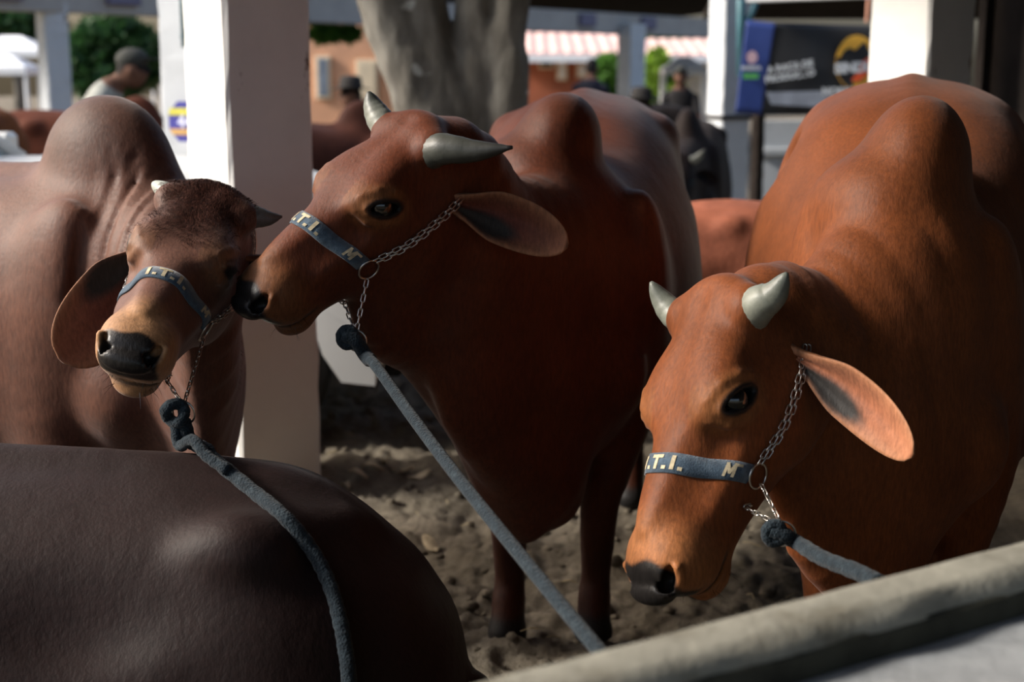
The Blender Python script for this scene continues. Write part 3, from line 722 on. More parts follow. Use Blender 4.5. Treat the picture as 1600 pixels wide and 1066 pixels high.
# ------------------------------------------------------------------ tack: halters and lead ropes
def denim():
    m, n, l, p = mat('blue_webbing', .85, .2)
    t = noise(n, l, 55, 5, .7); t2 = noise(n, l, 420, 2, .6)
    r = ramp(n, l, t.outputs[0], [(.25, (.020, .036, .058)), (.5, (.040, .068, .100)), (.78, (.10, .145, .19))])
    l.new(r.outputs[0], p.inputs['Base Color']); b = bump(n, l, t2.outputs[0], p, .6, .002); bump(n, l, t.outputs[0], p, .4, .003, b)
    p.inputs['Sheen Weight'].default_value = .3; return m
M['denim'] = denim()
M['letters'] = plain('cream_lettering', (.42, .36, .24), .8, .35, 90, .2)
M['steel'] = plain('steel', (.55, .53, .50), .28, .15, 60, 0, .5, 1.0)
def link_mesh(L=.018, W=.0072, t=.00135, name='chain_link'):
    """one stadium shaped chain link along x, flat in xy"""
    pts = []; h = L / 2 - W / 2
    for k in range(7): a = -math.pi / 2 + math.pi * k / 6; pts.append(Vector((h + W / 2 * math.cos(a), W / 2 * math.sin(a), 0)))
    for k in range(7): a = math.pi / 2 + math.pi * k / 6; pts.append(Vector((-h + W / 2 * math.cos(a), W / 2 * math.sin(a), 0)))
    n = len(pts); v = []; f = []; m = 5
    for i, p in enumerate(pts):
        tg = (pts[(i + 1) % n] - pts[i - 1]).normalized(); sd_ = Vector((tg.y, -tg.x, 0))
        for j in range(m): a = 2 * math.pi * j / m; v.append(p + sd_ * (t * math.cos(a)) + Vector((0, 0, t * math.sin(a))))
    for i in range(n):
        for j in range(m): f.append((i * m + j, ((i + 1) % n) * m + j, ((i + 1) % n) * m + (j + 1) % m, i * m + (j + 1) % m))
    me = bpy.data.meshes.new(name); me.from_pydata(v, [], f); me.polygons.foreach_set('use_smooth', [True] * len(f)); me.materials.append(M['steel']); return me
LINK = link_mesh()
def resample(P, step):
    P = [Vector(p) for p in P]; out = [P[0].copy()]; acc = 0.0
    for a, b in zip(P[:-1], P[1:]):
        d = (b - a).length; s0 = 0.0
        while acc + (d - s0) >= step:
            s0 += step - acc; out.append(a + (b - a) * (s0 / d)); acc = 0.0
        acc += d - s0
    return out
def chain(root, wpts, nrm, step=.0145, scale=1.0):
    """links of a shared mesh, alternately turned, along world points; nrm = side the flat links face"""
    Q = resample(wpts, step * scale)
    for i in range(len(Q) - 1):
        c = (Q[i] + Q[i + 1]) / 2; x = (Q[i + 1] - Q[i]).normalized(); n_ = nrm[min(len(nrm) - 1, int(i / max(1, len(Q) - 1) * len(nrm)))]
        z = (n_ - x * n_.dot(x)).normalized(); y = z.cross(x)
        tw = math.radians(35 if i % 2 else -40); z, y = z * math.cos(tw) + y * math.sin(tw), y * math.cos(tw) - z * math.sin(tw)
        o = bpy.data.objects.new('chain_link', LINK); link(o, root)
        mm = Matrix((x, y, z)).transposed().to_4x4() @ Matrix.Scale(scale, 4); mm.translation = c - Vector(root.location); o.matrix_local = mm
def on_head(c, p, out=.005):
    """nearest point of the head's skin for head-space p"""
    q, n_, i, d = c['bvh'].find_nearest(Vector(p)); return q + n_ * out, n_
def w_of(c, p): return Vector(c['Mw'][:3, :3] @ np.array(p) + c['Mw'][:3, 3])
def wn_of(c, n_): return Vector(c['Mw'][:3, :3] @ np.array(n_))
GL = {  # strokes of the lettering: centre line points in a unit box (x along the strap, y up)
    'T': [((0, 1), (1, 1)), ((.5, 1), (.5, 0))], 'I': [((.5, 1), (.5, 0))], '.': [((.35, .04), (.62, .04))],
    'M': [((0, 0), (.1, 1)), ((.1, 1), (.45, .25)), ((.45, .25), (.8, 1)), ((.8, 1), (.8, 0)), ((.8, .95), (1.35, .95))]}
def halter(c, label, lead_w, ring_th=104, s_top=.335, s_end=.295, width=.034, right=True, poll=True):
    hs = c['hs']; root = empty('halter', lead_w); tag(root, label, 'halter', 'halters of blue webbing and chain')
    L0 = Vector(lead_w); n = 61; E = [[], []]
    for i in range(n):
        th = math.radians(-ring_th + 2 * ring_th * i / (n - 1)); q = abs(th) / math.radians(ring_th); s = s_top + (s_end - s_top) * q ** 1.4
        for e in (0, 1):
            ss = s + (e - .5) * width; cen = Vector((ss, 0, -.045)) * hs; d = Vector((0, math.sin(th), math.cos(th)))
            hit, nn, _, _ = c['bvh'].ray_cast(cen + d * .3, -d)
            if hit is None: hit = cen + d * .07; nn = d
            E[e].append((hit.copy(), nn.copy()))
    sm = []
    for e in (0, 1):
        pts = [p for p, _ in E[e]]
        for _ in range(4): pts = [pts[0]] + [(pts[i - 1] + pts[i] * 2 + pts[i + 1]) / 4 for i in range(1, n - 1)] + [pts[-1]]
        sm.append(pts)
    nr = [(E[0][i][1] + E[1][i][1]).normalized() for i in range(n)]
    T = .0042; rows = []
    for i in range(n):
        a, b = sm[0][i], sm[1][i]; k = nr[i]
        m_ = (a + b) / 2 + k * .0012
        rows.append([w_of(c, p) - L0 for p in (a + k * .0005, a + k * T, (m_ + k * T), b + k * T, b + k * .0005)])
    v = [p for r in rows for p in r]; f = []
    for i in range(n - 1):
        for j in range(5):
            f.append((i * 5 + j, i * 5 + (j + 1) % 5, (i + 1) * 5 + (j + 1) % 5, (i + 1) * 5 + j))
    f.append((0, 1, 2, 3, 4)); f.append(tuple((n - 1) * 5 + j for j in (4, 3, 2, 1, 0)))
    band = mesh_obj('noseband', v, f, M['denim'], root, True); band['label'] = 'blue webbing noseband with cream letters'
    # lettering
    mid = [(sm[0][i] + sm[1][i]) / 2 for i in range(n)]; arc = [0.0]
    for i in range(1, n): arc.append(arc[-1] + (mid[i] - mid[i - 1]).length)
    half = arc[n // 2]
    def pt(a, y):                                 # a: metres from the bridge along the strap to the left, y 0..1 across
        a += half; j = max(0, min(n - 2, int(np.searchsorted(arc, a)) - 1)); t = (a - arc[j]) / max(1e-6, arc[j + 1] - arc[j])
        p0 = sm[1][j].lerp(sm[1][j + 1], t); p1 = sm[0][j].lerp(sm[0][j + 1], t); k = nr[j].lerp(nr[j + 1], t)
        bul = 4 * y * (1 - y)
        return w_of(c, p0.lerp(p1, y) + k * (T + .0008 + .0014 * bul)) - L0
    def glyph(ch, a0, w_, h0=.22, h1=.80, st=.0030):
        mb = MB(); ht = width * hs
        for (x0, y0), (x1, y1) in GL[ch]:
            A0 = Vector((a0 + x0 * w_, (h0 + (h1 - h0) * y0) * ht)); A1 = Vector((a0 + x1 * w_, (h0 + (h1 - h0) * y1) * ht))
            dd = (A1 - A0).normalized(); pp = Vector((-dd.y, dd.x)) * st; A0 = A0 - dd * st * .7; A1 = A1 + dd * st * .7; N = 6; vv = []; ff = []
            for i in range(N + 1):
                q = A0.lerp(A1, i / N)
                for sg in (-1, 1): r_ = q + pp * sg; vv.append(pt(r_.x, r_.y / ht))
            for i in range(N): ff.append((2 * i, 2 * i + 2, 2 * i + 3, 2 * i + 1))
            mb.add(vv, ff)
        mb.build('letter', M['letters'], band)
    x = -.030
    for ch, w_ in (('I', .012), ('.', .010), ('T', .018), ('.', .010), ('I', .012), ('.', .010)):
        glyph(ch, x, w_); x += w_ + .0015
    glyph('M', half * .70, .017, .2, .82, .0024)
    ringw = []
    for side, i in ((1, n - 1), (-1, 0)):
        p = mid[i] + nr[i] * .006; tg = (mid[i] - mid[i - side]).normalized(); rc = w_of(c, p + tg * .016)
        ax = wn_of(c, nr[i]); ringw.append((rc, ax, p + tg * .016))
        MB().torus(rc - L0, ax, .0215, .0021).build('ring', M['steel'], root, True)
    # chains: over the poll (doubled) and under the jaw
    for (rc, ax, rl), sg in zip(ringw, (1, -1)):
        stops = [rl + Vector((-.018, 0, .010)), Vector((.20, sg * .10, -.080)) * hs, Vector((.11, sg * .11, -.078)) * hs, Vector((.045, sg * .11, -.075)) * hs, Vector((-.02, sg * .10, -.03)) * hs, Vector((-.075, sg * .05, .0)) * hs, Vector((-.085, 0, .01)) * hs]
        if not poll: stops = stops[:-3]
        for off in (-.0052, .0052):
            wp, nn = [], []
            for q in crom(stops, 8):
                q2, k = on_head(c, q, .0055); t_ = Vector((-.7, 0, .4)).cross(k).normalized(); wp.append(w_of(c, q2 + t_ * off)); nn.append(wn_of(c, k))
            chain(root, wp, nn)
        if sg < 0 and not right: continue
        a = rc + (L0 - rc).normalized() * .020; wp = []; nn = []
        for i in range(13):
            q = a.lerp(L0 + Vector((0, 0, .012)), i / 12); lq = Vector(c['Mw'][:3, :3].T @ (np.array(q) - c['Mw'][:3, 3]))
            h_, k, _, dd = c['bvh'].find_nearest(lq)
            if (lq - h_).dot(k) < .006: lq = h_ + k * .006
            wp.append(w_of(c, lq)); nn.append(ax)
        chain(root, wp, nn)
    MB().torus((0, 0, 0), (FWD + Vector((.25, 0, .3))).normalized(), .021, .0019).build('lead_ring', M['steel'], root, True)
    return root
def rope_mesh(P, r, name, parent, flat=None, n=10, twist=True):
    rr = random.Random(5); rad = [r * (1 + .05 * math.sin(i * 2.1) + rr.uniform(-.04, .04)) for i in range(len(P))] if not hasattr(r, '__len__') else r
    return MB().tube(P, rad, n, True, flat).build(name, M['rope'], parent, True)
def rope_mat():
    m, n, l, p = mat('blue_rope', .9, .15); t = noise(n, l, 70, 5, .7); t2 = noise(n, l, 500, 3, .7)
    r = ramp(n, l, t.outputs[0], [(.3, (.006, .010, .014)), (.55, (.013, .021, .028)), (.8, (.042, .058, .068))])
    l.new(r.outputs[0], p.inputs['Base Color'])
    wv = n.new('ShaderNodeTexVoronoi'); wv.inputs['Scale'].default_value = 230; tc = n.new('ShaderNodeTexCoord'); l.new(tc.outputs['Object'], wv.inputs['Vector'])
    b = bump(n, l, wv.outputs['Distance'], p, .7, .003); bump(n, l, t2.outputs[0], p, .5, .002, b); p.inputs['Sheen Weight'].default_value = .08; return m
M['rope'] = rope_mat()
# lead points: where ring and rope meet under each jaw
leadA = at(287, 645, 2.42); leadB = at(556, 532, 2.66); leadC = at(1222, 834, 2.14)
halter(cowA, 'blue webbing halter with cream letters and hanging chain on the left cow', leadA)
halter(cowB, 'blue webbing halter with cream letters on the nuzzling middle cow', leadB, poll=False)
halter(cowC, 'blue webbing halter with cream letters on the right cow with lowered head', leadC, poll=False)
def on_D(u, v, out):
    d = (RIGHT * ((u - 800) / FPX) + UP * ((533 - v) / FPX) + FWD).normalized(); h_, k, _, _ = bvhD.ray_cast(CAM, d); return h_ + k * out
# rope of the left cow: knotted through the ring, over the back of the lying cow and down its side
rA = empty('lead_rope', leadA); tag(rA, 'frayed blue rope hanging from left cow over the back of the lying cow', 'rope', 'lead ropes')
dn = on_D(334, 727, .012)
path = [leadA + Vector((.002, -.012, -.012)), leadA + Vector((.012, -.008, -.05)), leadA.lerp(dn, .75) + Vector((0, 0, -.004)), dn] + [on_D(u, v, .010) for u, v in ((398, 778), (440, 815), (482, 864), (512, 920), (528, 975), (536, 1020), (541, 1062))]
last = path[-1]; path += [last + Vector((.005, -.02, -.12)), last + Vector((.008, -.03, -.26)), Vector((last.x + .01, last.y - .03, .02))]
rope_mesh([p - leadA for p in crom(path, 9)], .0125, 'rope', rA)
second = [leadA + Vector((-.012, -.010, -.02)), leadA + Vector((-.006, -.016, -.055)), leadA.lerp(dn, .62) + Vector((-.013, -.014, .006)), leadA.lerp(dn, .95) + Vector((-.006, -.02, .008)), dn.lerp(path[4], .45) + Vector((-.004, -.008, .008))]
rope_mesh([p - leadA for p in crom(second, 8)], .0105, 'rope_tail', rA)
kn = [Vector((.016 * math.cos(a) - .012, -.014 + .006 * math.sin(2 * a), .017 * math.sin(a) + .002)) for a in [2 * math.pi * i / 22 for i in range(23)]]
rope_mesh(kn, .0105, 'knot', rA)
# the middle cow's flat strap, taut down to the rail
rB = empty('lead_rope', leadB); tag(rB, 'taut dark blue strap running from middle cow down to the concrete rail', 'rope', 'lead ropes')
endB = at(960, 1046, 1.62)
pb = [leadB + Vector((-.022, -.012, .012)), leadB + Vector((.0, -.016, .004)), leadB + Vector((.022, -.014, -.03)), leadB.lerp(endB, .12), leadB.lerp(endB, .3) + Vector((0, 0, -.008)), leadB.lerp(endB, .5) + Vector((0, 0, -.012)), leadB.lerp(endB, .75) + Vector((0, 0, -.008)), endB]
PB = crom(pb, 8); m_ = len(PB); rope_mesh([p - leadB for p in PB], [(.014 if i < m_ * .35 else .0105) for i in range(m_)], 'rope', rB)
kn = [Vector((-.014 + .014 * math.cos(a), -.012, .008 + .016 * math.sin(a))) for a in [2 * math.pi * i / 22 for i in range(23)]]
rope_mesh(kn, .0095, 'knot', rB)
rC = empty('lead_rope', leadC); tag(rC, 'dark blue strap running from right cow behind the concrete rail', 'rope', 'lead ropes')
endC = at(1375, 912, 1.86)
pc = [leadC + Vector((-.020, -.008, .008)), leadC + Vector((.0, -.012, .002)), leadC + Vector((.024, -.012, -.012)), leadC.lerp(endC, .45) + Vector((0, 0, -.006)), leadC.lerp(endC, .8), endC]
rope_mesh([p - leadC for p in crom(pc, 8)], .0125, 'rope', rC)
kn = [Vector((-.014 + .013 * math.cos(a), -.010, .004 + .015 * math.sin(a))) for a in [2 * math.pi * i / 22 for i in range(23)]]
rope_mesh(kn, .009, 'knot', rC)

# ------------------------------------------------------------------ the yard: soil
def lattice(nx, ny, seed):
    return np.random.RandomState(seed).rand(nx, ny)
def vn2(X, Y, sc, seed):
    g = lattice(257, 257, seed); x = X * sc + 500; y = Y * sc + 500
    i = np.floor(x).astype(int); j = np.floor(y).astype(int); u = x - i; v = y - j; u = u * u * (3 - 2 * u); v = v * v * (3 - 2 * v)
    i0, i1, j0, j1 = i % 257, (i + 1) % 257, j % 257, (j + 1) % 257
    return (g[i0, j0] * (1 - u) + g[i1, j0] * u) * (1 - v) + (g[i0, j1] * (1 - u) + g[i1, j1] * u) * v
def ground_z(X, Y):
    X = np.asarray(X, float); Y = np.asarray(Y, float)
    h = (vn2(X, Y, 3.1, 1) - .5) * .05 + (vn2(X, Y, 8.3, 2) - .5) * .045 + (np.abs(vn2(X, Y, 17, 3) - .5)) * .040 + (vn2(X, Y, 38, 4) - .5) * .016 + (vn2(X, Y, 75, 5) - .5) * .007
    h = h * np.clip(1.3 - (Y - 5) / 8, .25, 1) - .02
    return h - .28 * sstep(7.5, 11, Y)
gx = axis_coords([(-30, -6, 1.0), (-6, -.9, .15), (-.9, 1.5, .013), (1.5, 6, .15), (6, 30, 1.0)])
gy = axis_coords([(-6, 2.2, .3), (2.2, 3.9, .013), (3.9, 6.2, .022), (6.2, 12, .15), (12, 70, 1.5)])
GX, GY = np.meshgrid(gx, gy, indexing='ij'); GZ = ground_z(GX, GY); nx, ny = GX.shape
ii, jj = np.meshgrid(np.arange(nx - 1), np.arange(ny - 1), indexing='ij'); a0 = (ii * ny + jj).ravel()
def soil_mat():
    m, n, l, p = mat('soil', .95, .15)
    t = noise(n, l, 2.2, 6, .65); t2 = noise(n, l, 34, 6, .7); t3 = noise(n, l, 210, 3, .7)
    r = ramp(n, l, t.outputs[0], [(.3, (.135, .117, .090)), (.55, (.225, .198, .155)), (.75, (.33, .29, .23))])
    r2 = ramp(n, l, t2.outputs[0], [(.3, (.62, .60, .58)), (.7, (1.2, 1.18, 1.15))])
    mx = n.new('ShaderNodeMix'); mx.data_type = 'RGBA'; mx.blend_type = 'MULTIPLY'; mx.inputs[0].default_value = 1
    l.new(r.outputs[0], mx.inputs[6]); l.new(r2.outputs[0], mx.inputs[7]); l.new(mx.outputs[2], p.inputs['Base Color'])
    b = bump(n, l, t2.outputs[0], p, .8, .03); bump(n, l, t3.outputs[0], p, .7, .008, b); return m
M['soil'] = soil_mat()
fl = mesh_obj('floor', np.stack([GX.ravel(), GY.ravel(), GZ.ravel()], 1), np.stack([a0, a0 + ny, a0 + ny + 1, a0 + 1], 1), M['soil'], None, True)
tag(fl, 'trampled sandy soil of the cattle pen', None, None, 'structure')
rr = random.Random(11); v, f = [], []
for i in range(420):                                            # loose clods, straw and chips
    x = rr.uniform(-.75, 1.3); y = rr.uniform(2.6, 5.6); z = float(ground_z(x, y)); r = rr.uniform(.006, .022) * (1.0 if rr.random() < .85 else 1.6)
    b = MB().sphere((0, 0, 0), r, 7, 5); Rm = Matrix.Rotation(rr.uniform(0, 6), 3, 'Z')
    n0 = len(v); v += [Vector((x, y, z + r * .2)) + Rm @ Vector((p.x * rr.uniform(.8, 1.35), p.y * rr.uniform(.7, 1.2), p.z * rr.uniform(.5, .9))) for p in b.v]; f += [tuple(q + n0 for q in w_) for w_ in b.f]
tag(mesh_obj('soil_clods', v, f, M['soil'], None, True), 'loose clods of sandy soil scattered over the pen', 'soil', None, 'stuff')
M['straw'] = plain('dry_straw', (.36, .29, .17), .8, .3, 30, .1)
st = MB()
for i in range(70):
    x = rr.uniform(-.7, 1.3); y = rr.uniform(2.9, 5.4); z = float(ground_z(x, y)) + .012; a = rr.uniform(0, 6.28); L = rr.uniform(.02, .07)
    st.tube([(x, y, z), (x + L * .5 * math.cos(a), y + L * .5 * math.sin(a), z + .008), (x + L * math.cos(a + .3), y + L * math.sin(a + .3), z)], .0016, 4)
tag(st.build('straw', M['straw']), 'bits of dry straw lying on the pen soil', 'straw', None, 'stuff')
# dry leaves near the pillar
M['leafdry'] = plain('dry_leaf', (.40, .33, .22), .8, .3, 40, .2)
for i, (u, v_) in enumerate(((582, 742), (602, 734), (628, 736), (655, 748), (672, 604 + 236), (560, 752), (540, 760))):
    p = onz(u, v_, .0); z = float(ground_z(p.x, p.y)) + .012; L = rr.uniform(.035, .06); a = rr.uniform(0, 6.28); ca, sa = math.cos(a), math.sin(a); vv = []; ff = []
    for k in range(7):
        t = k / 6; w_ = .35 * L * math.sin(math.pi * (t * .92 + .04))
        for j in (-1, 0, 1): X_, Y_ = (t - .5) * L * 1.6, j * w_; vv.append((p.x + X_ * ca - Y_ * sa, p.y + X_ * sa + Y_ * ca, z + .012 * math.sin(t * 4 + i) + .008 * abs(j)))
    for k in range(6):
        for j in (0, 1): q = k * 3 + j; ff.append((q, q + 3, q + 4, q + 1))
    o = mesh_obj('dry_leaf', vv, ff, M['leafdry'], None, True); tag(o, ['curled dry leaf on the soil, third from the white pillar', 'curled dry leaf on the soil, fourth from the white pillar', 'curled dry leaf on the soil, fifth from the white pillar', 'curled dry leaf on the soil, farthest from the white pillar', 'pale dry leaf lying beside the lying cow, nearest to the viewer', 'curled dry leaf on the soil, second from the white pillar', 'curled dry leaf on the soil closest to the white pillar'][i], 'leaf', 'dry leaves on the pen soil')
    sm_ = o.modifiers.new('thick', 'SOLIDIFY'); sm_.thickness = .0015

# ------------------------------------------------------------------ pillars, beams, roofs of the shed
NL = Vector((-.793, -.609, 0)); NR = Vector((.609, -.793, 0)); GRID = math.atan2(NR.y, NR.x)
def paint(name, c=(.82, .81, .78), dirt=.35, chips=True):
    m, n, l, p = mat(name, .7, .25)
    t = noise(n, l, 2.5, 6, .65); t2 = noise(n, l, 13, 6, .7, sc=(1, 1, .35)); t3 = noise(n, l, 60, 4)
    r = ramp(n, l, t.outputs[0], [(.3, tuple(x * (1 - dirt * .35) for x in c)), (.65, c)]); last = r.outputs[0]
    if chips:
        r2 = ramp(n, l, t2.outputs[0], [(.0, (0, 0, 0)), (.655, (0, 0, 0)), (.68, (1, 1, 1)), (1, (1, 1, 1))])
        mx = n.new('ShaderNodeMix'); mx.data_type = 'RGBA'; mx.inputs[7].default_value = (.16, .10, .07, 1)
        l.new(r2.outputs[0], mx.inputs[0]); l.new(last, mx.inputs[6]); last = mx.outputs[2]
    l.new(last, p.inputs['Base Color']); b = bump(n, l, t2.outputs[0], p, .25, .006); bump(n, l, t3.outputs[0], p, .12, .002, b); return m
M['paint'] = paint('white_paint'); M['paint2'] = paint('old_white_paint', (.54, .57, .60), .5); M['beam'] = paint('grey_beam_paint', (.40, .38, .36), .5, False)
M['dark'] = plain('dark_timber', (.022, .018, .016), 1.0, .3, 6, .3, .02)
M['tile'] = plain('terracotta', (.52, .26, .18), .8, .25, 5, .3)
M['teal'] = plain('teal_paint', (.05, .14, .17), .5, .2, 8, .1)
def column(label, corner, s, h0, h1, s2=None, m='paint', yaw=GRID, nl=NL, nr=NR):
    s2 = s2 or s; c = Vector((corner.x, corner.y, 0)) - nr * (s2 / 2) - nl * (s / 2)
    o = empty('pillar', (c.x, c.y, h0), math.atan2(nr.y, nr.x)); tag(o, label, 'pillar')
    b = MB(); nz = 40; hx, hy = s2 / 2, s / 2; H = h1 - h0; rg = random.Random(int(corner.x * 1000)); ring = []
    e = .012
    base_ = [(hx, -hy + e), (hx, hy - e), (hx - e, hy), (-hx + e, hy), (-hx, hy - e), (-hx, -hy + e), (-hx + e, -hy), (hx - e, -hy)]
    v, f = [], []
    for k in range(nz + 1):
        for x, y in base_:
            j = rg.uniform(-.003, .003); v.append((x + j, y + rg.uniform(-.003, .003), H * k / nz))
    for k in range(nz):
        for i in range(8): f.append((k * 8 + i, k * 8 + (i + 1) % 8, (k + 1) * 8 + (i + 1) % 8, (k + 1) * 8 + i))
    f.append(tuple(range(7, -1, -1))); f.append(tuple(nz * 8 + i for i in range(8)))
    mesh_obj('shaft', v, f, M[m], o)
    return o
column('white painted pillar behind the two nuzzling cows, one side sunlit', at(364, 400, 4.42), .30, -.05, 3.78)
column('white painted pillar rising behind the right cow', at(1451, 80, 5.75), .30, -.05, 3.78)
ml = Vector((-.42, -.907, 0)); mr = Vector((.907, -.42, 0))
colM = column('pale pillar with a round number badge, behind the sunlit pillar', at(320, 200, 8.2), .34, -.35, 3.0, .3, 'paint2', nl=ml, nr=mr)
column('slim pillar far left under the distant beam', at(73, 100, 15.2), .26, -.4, 2.0, m='paint2')
column('slim pillar in the distance between the two dark people', at(985, 110, 24.0), .34, -.4, 2.0, m='paint2')
pc_ = at(1130, 100, 11.6); colP = column('pale pillar beside the black banner', pc_, .26, -.4, 3.2, m='paint2', nl=Vector((-.93, -.36, 0)), nr=Vector((.36, -.93, 0)))
# ring clamp on that pillar
mb = MB(); pcl = pc_ - Vector((.36, -.93, 0)) * .13 - Vector((-.93, -.36, 0)) * .13
mb.box((0, 0, 0), (.145, .145, .016), math.atan2(-.93, .36), .004); o = mb.build('iron_band', M['dark'], colP); o.location = (0, 0, 0)
o.location = (0, 0, 1.4 - 85 / FPX * 11.8 + .4); o.rotation_euler = (0, 0, -math.atan2(-.93, .36))
# badge on the pale pillar (two flat bands and a number)
M['violet'] = plain('badge_blue', (.05, .05, .30), .5, .1, 10, 0); M['yellow'] = plain('badge_yellow', (.62, .58, .08), .5, .1, 10, 0)
M['orange'] = plain('badge_orange', (.55, .33, .12), .5, .1, 10, 0); M['lilac'] = plain('badge_lilac', (.66, .68, .86), .5, .05, 10, 0)
def frame(c, nrm):
    z = Vector(nrm).normalized(); x = Vector((0, 0, 1)).cross(z).normalized(); y = z.cross(x); m_ = Matrix((x, y, z)).transposed().to_4x4(); m_.translation = c; return m_
bc = at(291, 190, 8.12); bm = frame(bc, ml); r_ = .122
bd = empty('badge', bc); tag(bd, 'round blue number badge with yellow and orange bands on pale pillar', 'sign')
bm0 = bm.copy(); bm0.translation = (0, 0, 0)
oct_ = [(r_ * math.cos(math.radians(22.5 + 45 * k)), r_ * math.sin(math.radians(22.5 + 45 * k))) for k in range(8)]
MB().prism(oct_, .012, bm0).build('plate', M['violet'], bd)
up1 = bm0 @ Matrix.Translation((0, 0, .012))
MB().prism([(-.112, .035), (.112, .035), (.098, .075), (-.098, .075)], .003, up1).build('band', M['yellow'], bd)
MB().prism([(-.085, -.075), (.085, -.075), (.11, -.040), (-.11, -.040)], .003, up1).build('band', M['orange'], bd)
def text(body, size, mt, M4, name, parent=None, align='CENTER', depth=.002, bold=0.0):
    cu = bpy.data.curves.new(name, 'FONT'); cu.body = body; cu.size = size; cu.align_x = align; cu.align_y = 'CENTER'; cu.extrude = depth; cu.offset = bold
    tmp = bpy.data.objects.new('tmp', cu); col.objects.link(tmp); bpy.context.view_layer.update()
    me = bpy.data.meshes.new_from_object(tmp.evaluated_get(bpy.context.evaluated_depsgraph_get())); bpy.data.objects.remove(tmp, do_unlink=True)
    me.name = name; me.materials.clear(); me.materials.append(mt); o = bpy.data.objects.new(name, me); link(o, parent); o.matrix_local = M4; return o
text('44', .095, M['lilac'], bm0 @ Matrix.Translation((0, -.002, .014)), 'number', bd, bold=.004)
# teal pipe down that pillar
mb = MB(); p = at(290, 30, 8.1); mb.tube([(0, 0, 1.2), (0, 0, 0)], .022, 10); mb.tube([(0, 0, .06), (-.03, .05, .06)], .012, 6)
p = at(290, 74, 8.1); o = mb.build('drain_pipe', M['teal'], None, True); o.location = p; tag(o, 'short teal pipe on the pale pillar above its badge', 'pipe')
# steel bracket at the banner pillar
br = empty('roof_brace', at(1160, 90, 11.3)); tag(br, 'teal steel brace against the pale pillar above the banner', 'brace')
w0 = Vector(br.location)
MB().tube([at(1158, 120, 11.3) - w0, at(1158, -60, 11.3) - w0], .035, 8).build('post', M['teal'], br, True)
MB().tube([at(1158, 60, 11.3) - w0, at(1190, -20, 11.3) - w0], .028, 8).build('strut', M['teal'], br, True)

def slab(name, pts, thick, mt, label, kind='structure'):
    """flat roof or wall piece from four corner points"""
    P4 = [Vector(p) for p in pts]; nrm = (P4[1] - P4[0]).cross(P4[3] - P4[0]).normalized() * thick
    o = MB().add(P4 + [p + nrm for p in P4], [(3, 2, 1, 0), (4, 5, 6, 7), (0, 1, 5, 4), (1, 2, 6, 5), (2, 3, 7, 6), (3, 0, 4, 7)]).build(name, mt)
    tag(o, label, None, None, kind); return o
# roof of the pen in which the camera stands: open at the left, closed at the right and behind
EDGE = -1.9
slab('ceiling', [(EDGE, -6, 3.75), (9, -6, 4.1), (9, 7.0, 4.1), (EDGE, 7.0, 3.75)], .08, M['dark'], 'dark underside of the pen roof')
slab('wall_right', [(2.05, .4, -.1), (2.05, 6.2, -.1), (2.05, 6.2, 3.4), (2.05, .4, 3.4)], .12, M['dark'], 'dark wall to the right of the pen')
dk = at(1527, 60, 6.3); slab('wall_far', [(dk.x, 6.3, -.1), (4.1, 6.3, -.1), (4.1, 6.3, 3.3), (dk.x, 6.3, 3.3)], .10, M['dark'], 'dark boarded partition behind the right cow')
def beam(name, a, b, w_, h_, mt, label, cat='beam'):
    a = Vector(a); b = Vector(b); o = empty(name, (a + b) / 2); d = b - a
    MB().box((0, 0, 0), (d.length / 2, w_ / 2, h_ / 2), 0, .01).build('timber', mt, o); o.rotation_euler = d.to_track_quat('X', 'Z').to_euler(); tag(o, label, cat); return o
beam('roof_beam', at(1172, 4, 11.0) + Vector((0, 0, .06)), at(1420, 0, 10.0) + Vector((0, 0, .08)), .12, .12, M['paint2'], 'white beam over the black banner')
# distant shed: beam, roof, low dark space
d0 = Vector((-4.96, 15.2, 1.90)); d1 = Vector((2.06, 24.8, 1.83)); dv = (d1 - d0)
beam('roof_beam', d0 - dv * .16 + Vector((0, 0, .17)), d1 + dv * .75 + Vector((0, 0, .17)), .25, .34, M['beam'], 'long grey beam of the distant shed')
side = Vector((dv.y, -dv.x, 0)).normalized()
q0 = d0 - dv * .16 + Vector((0, 0, .36)); q1 = d1 + dv * .75 + Vector((0, 0, .36))
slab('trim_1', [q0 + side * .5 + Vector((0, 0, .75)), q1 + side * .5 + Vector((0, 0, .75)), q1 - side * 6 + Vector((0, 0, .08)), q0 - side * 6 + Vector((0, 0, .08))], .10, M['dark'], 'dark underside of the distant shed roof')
M['lilacpad'] = plain('joist_block', (.16, .15, .22), .8, .15, 8, .1)
for i, t in enumerate((-.04, .085, .22, .86, 1.02)):
    p = d0 + dv * t - side * -.14 + Vector((0, 0, .20)); o = MB().box((0, 0, 0), (.22, .04, .10), math.atan2(dv.y, dv.x), .01).build('beam_block', M['lilacpad']); o.location = p + side * .02
    tag(o, ['lilac block leftmost on the distant beam', 'lilac block second from left on the distant beam', 'lilac block on the distant beam near the pale pillar', 'lilac block on the distant beam right of the tree', 'lilac block on the distant beam above the slim far pillar'][i], 'block', 'lilac blocks on the distant beam')
e0 = at(1168, 0, 11.6).x; slab('trim_2', [(e0, 11.4, 2.35), (6, 11.4, 2.35), (6, 16.5, 1.86), (e0 + .3, 16.5, 1.86)], .08, M['dark'], 'dark roof underside above the banner')
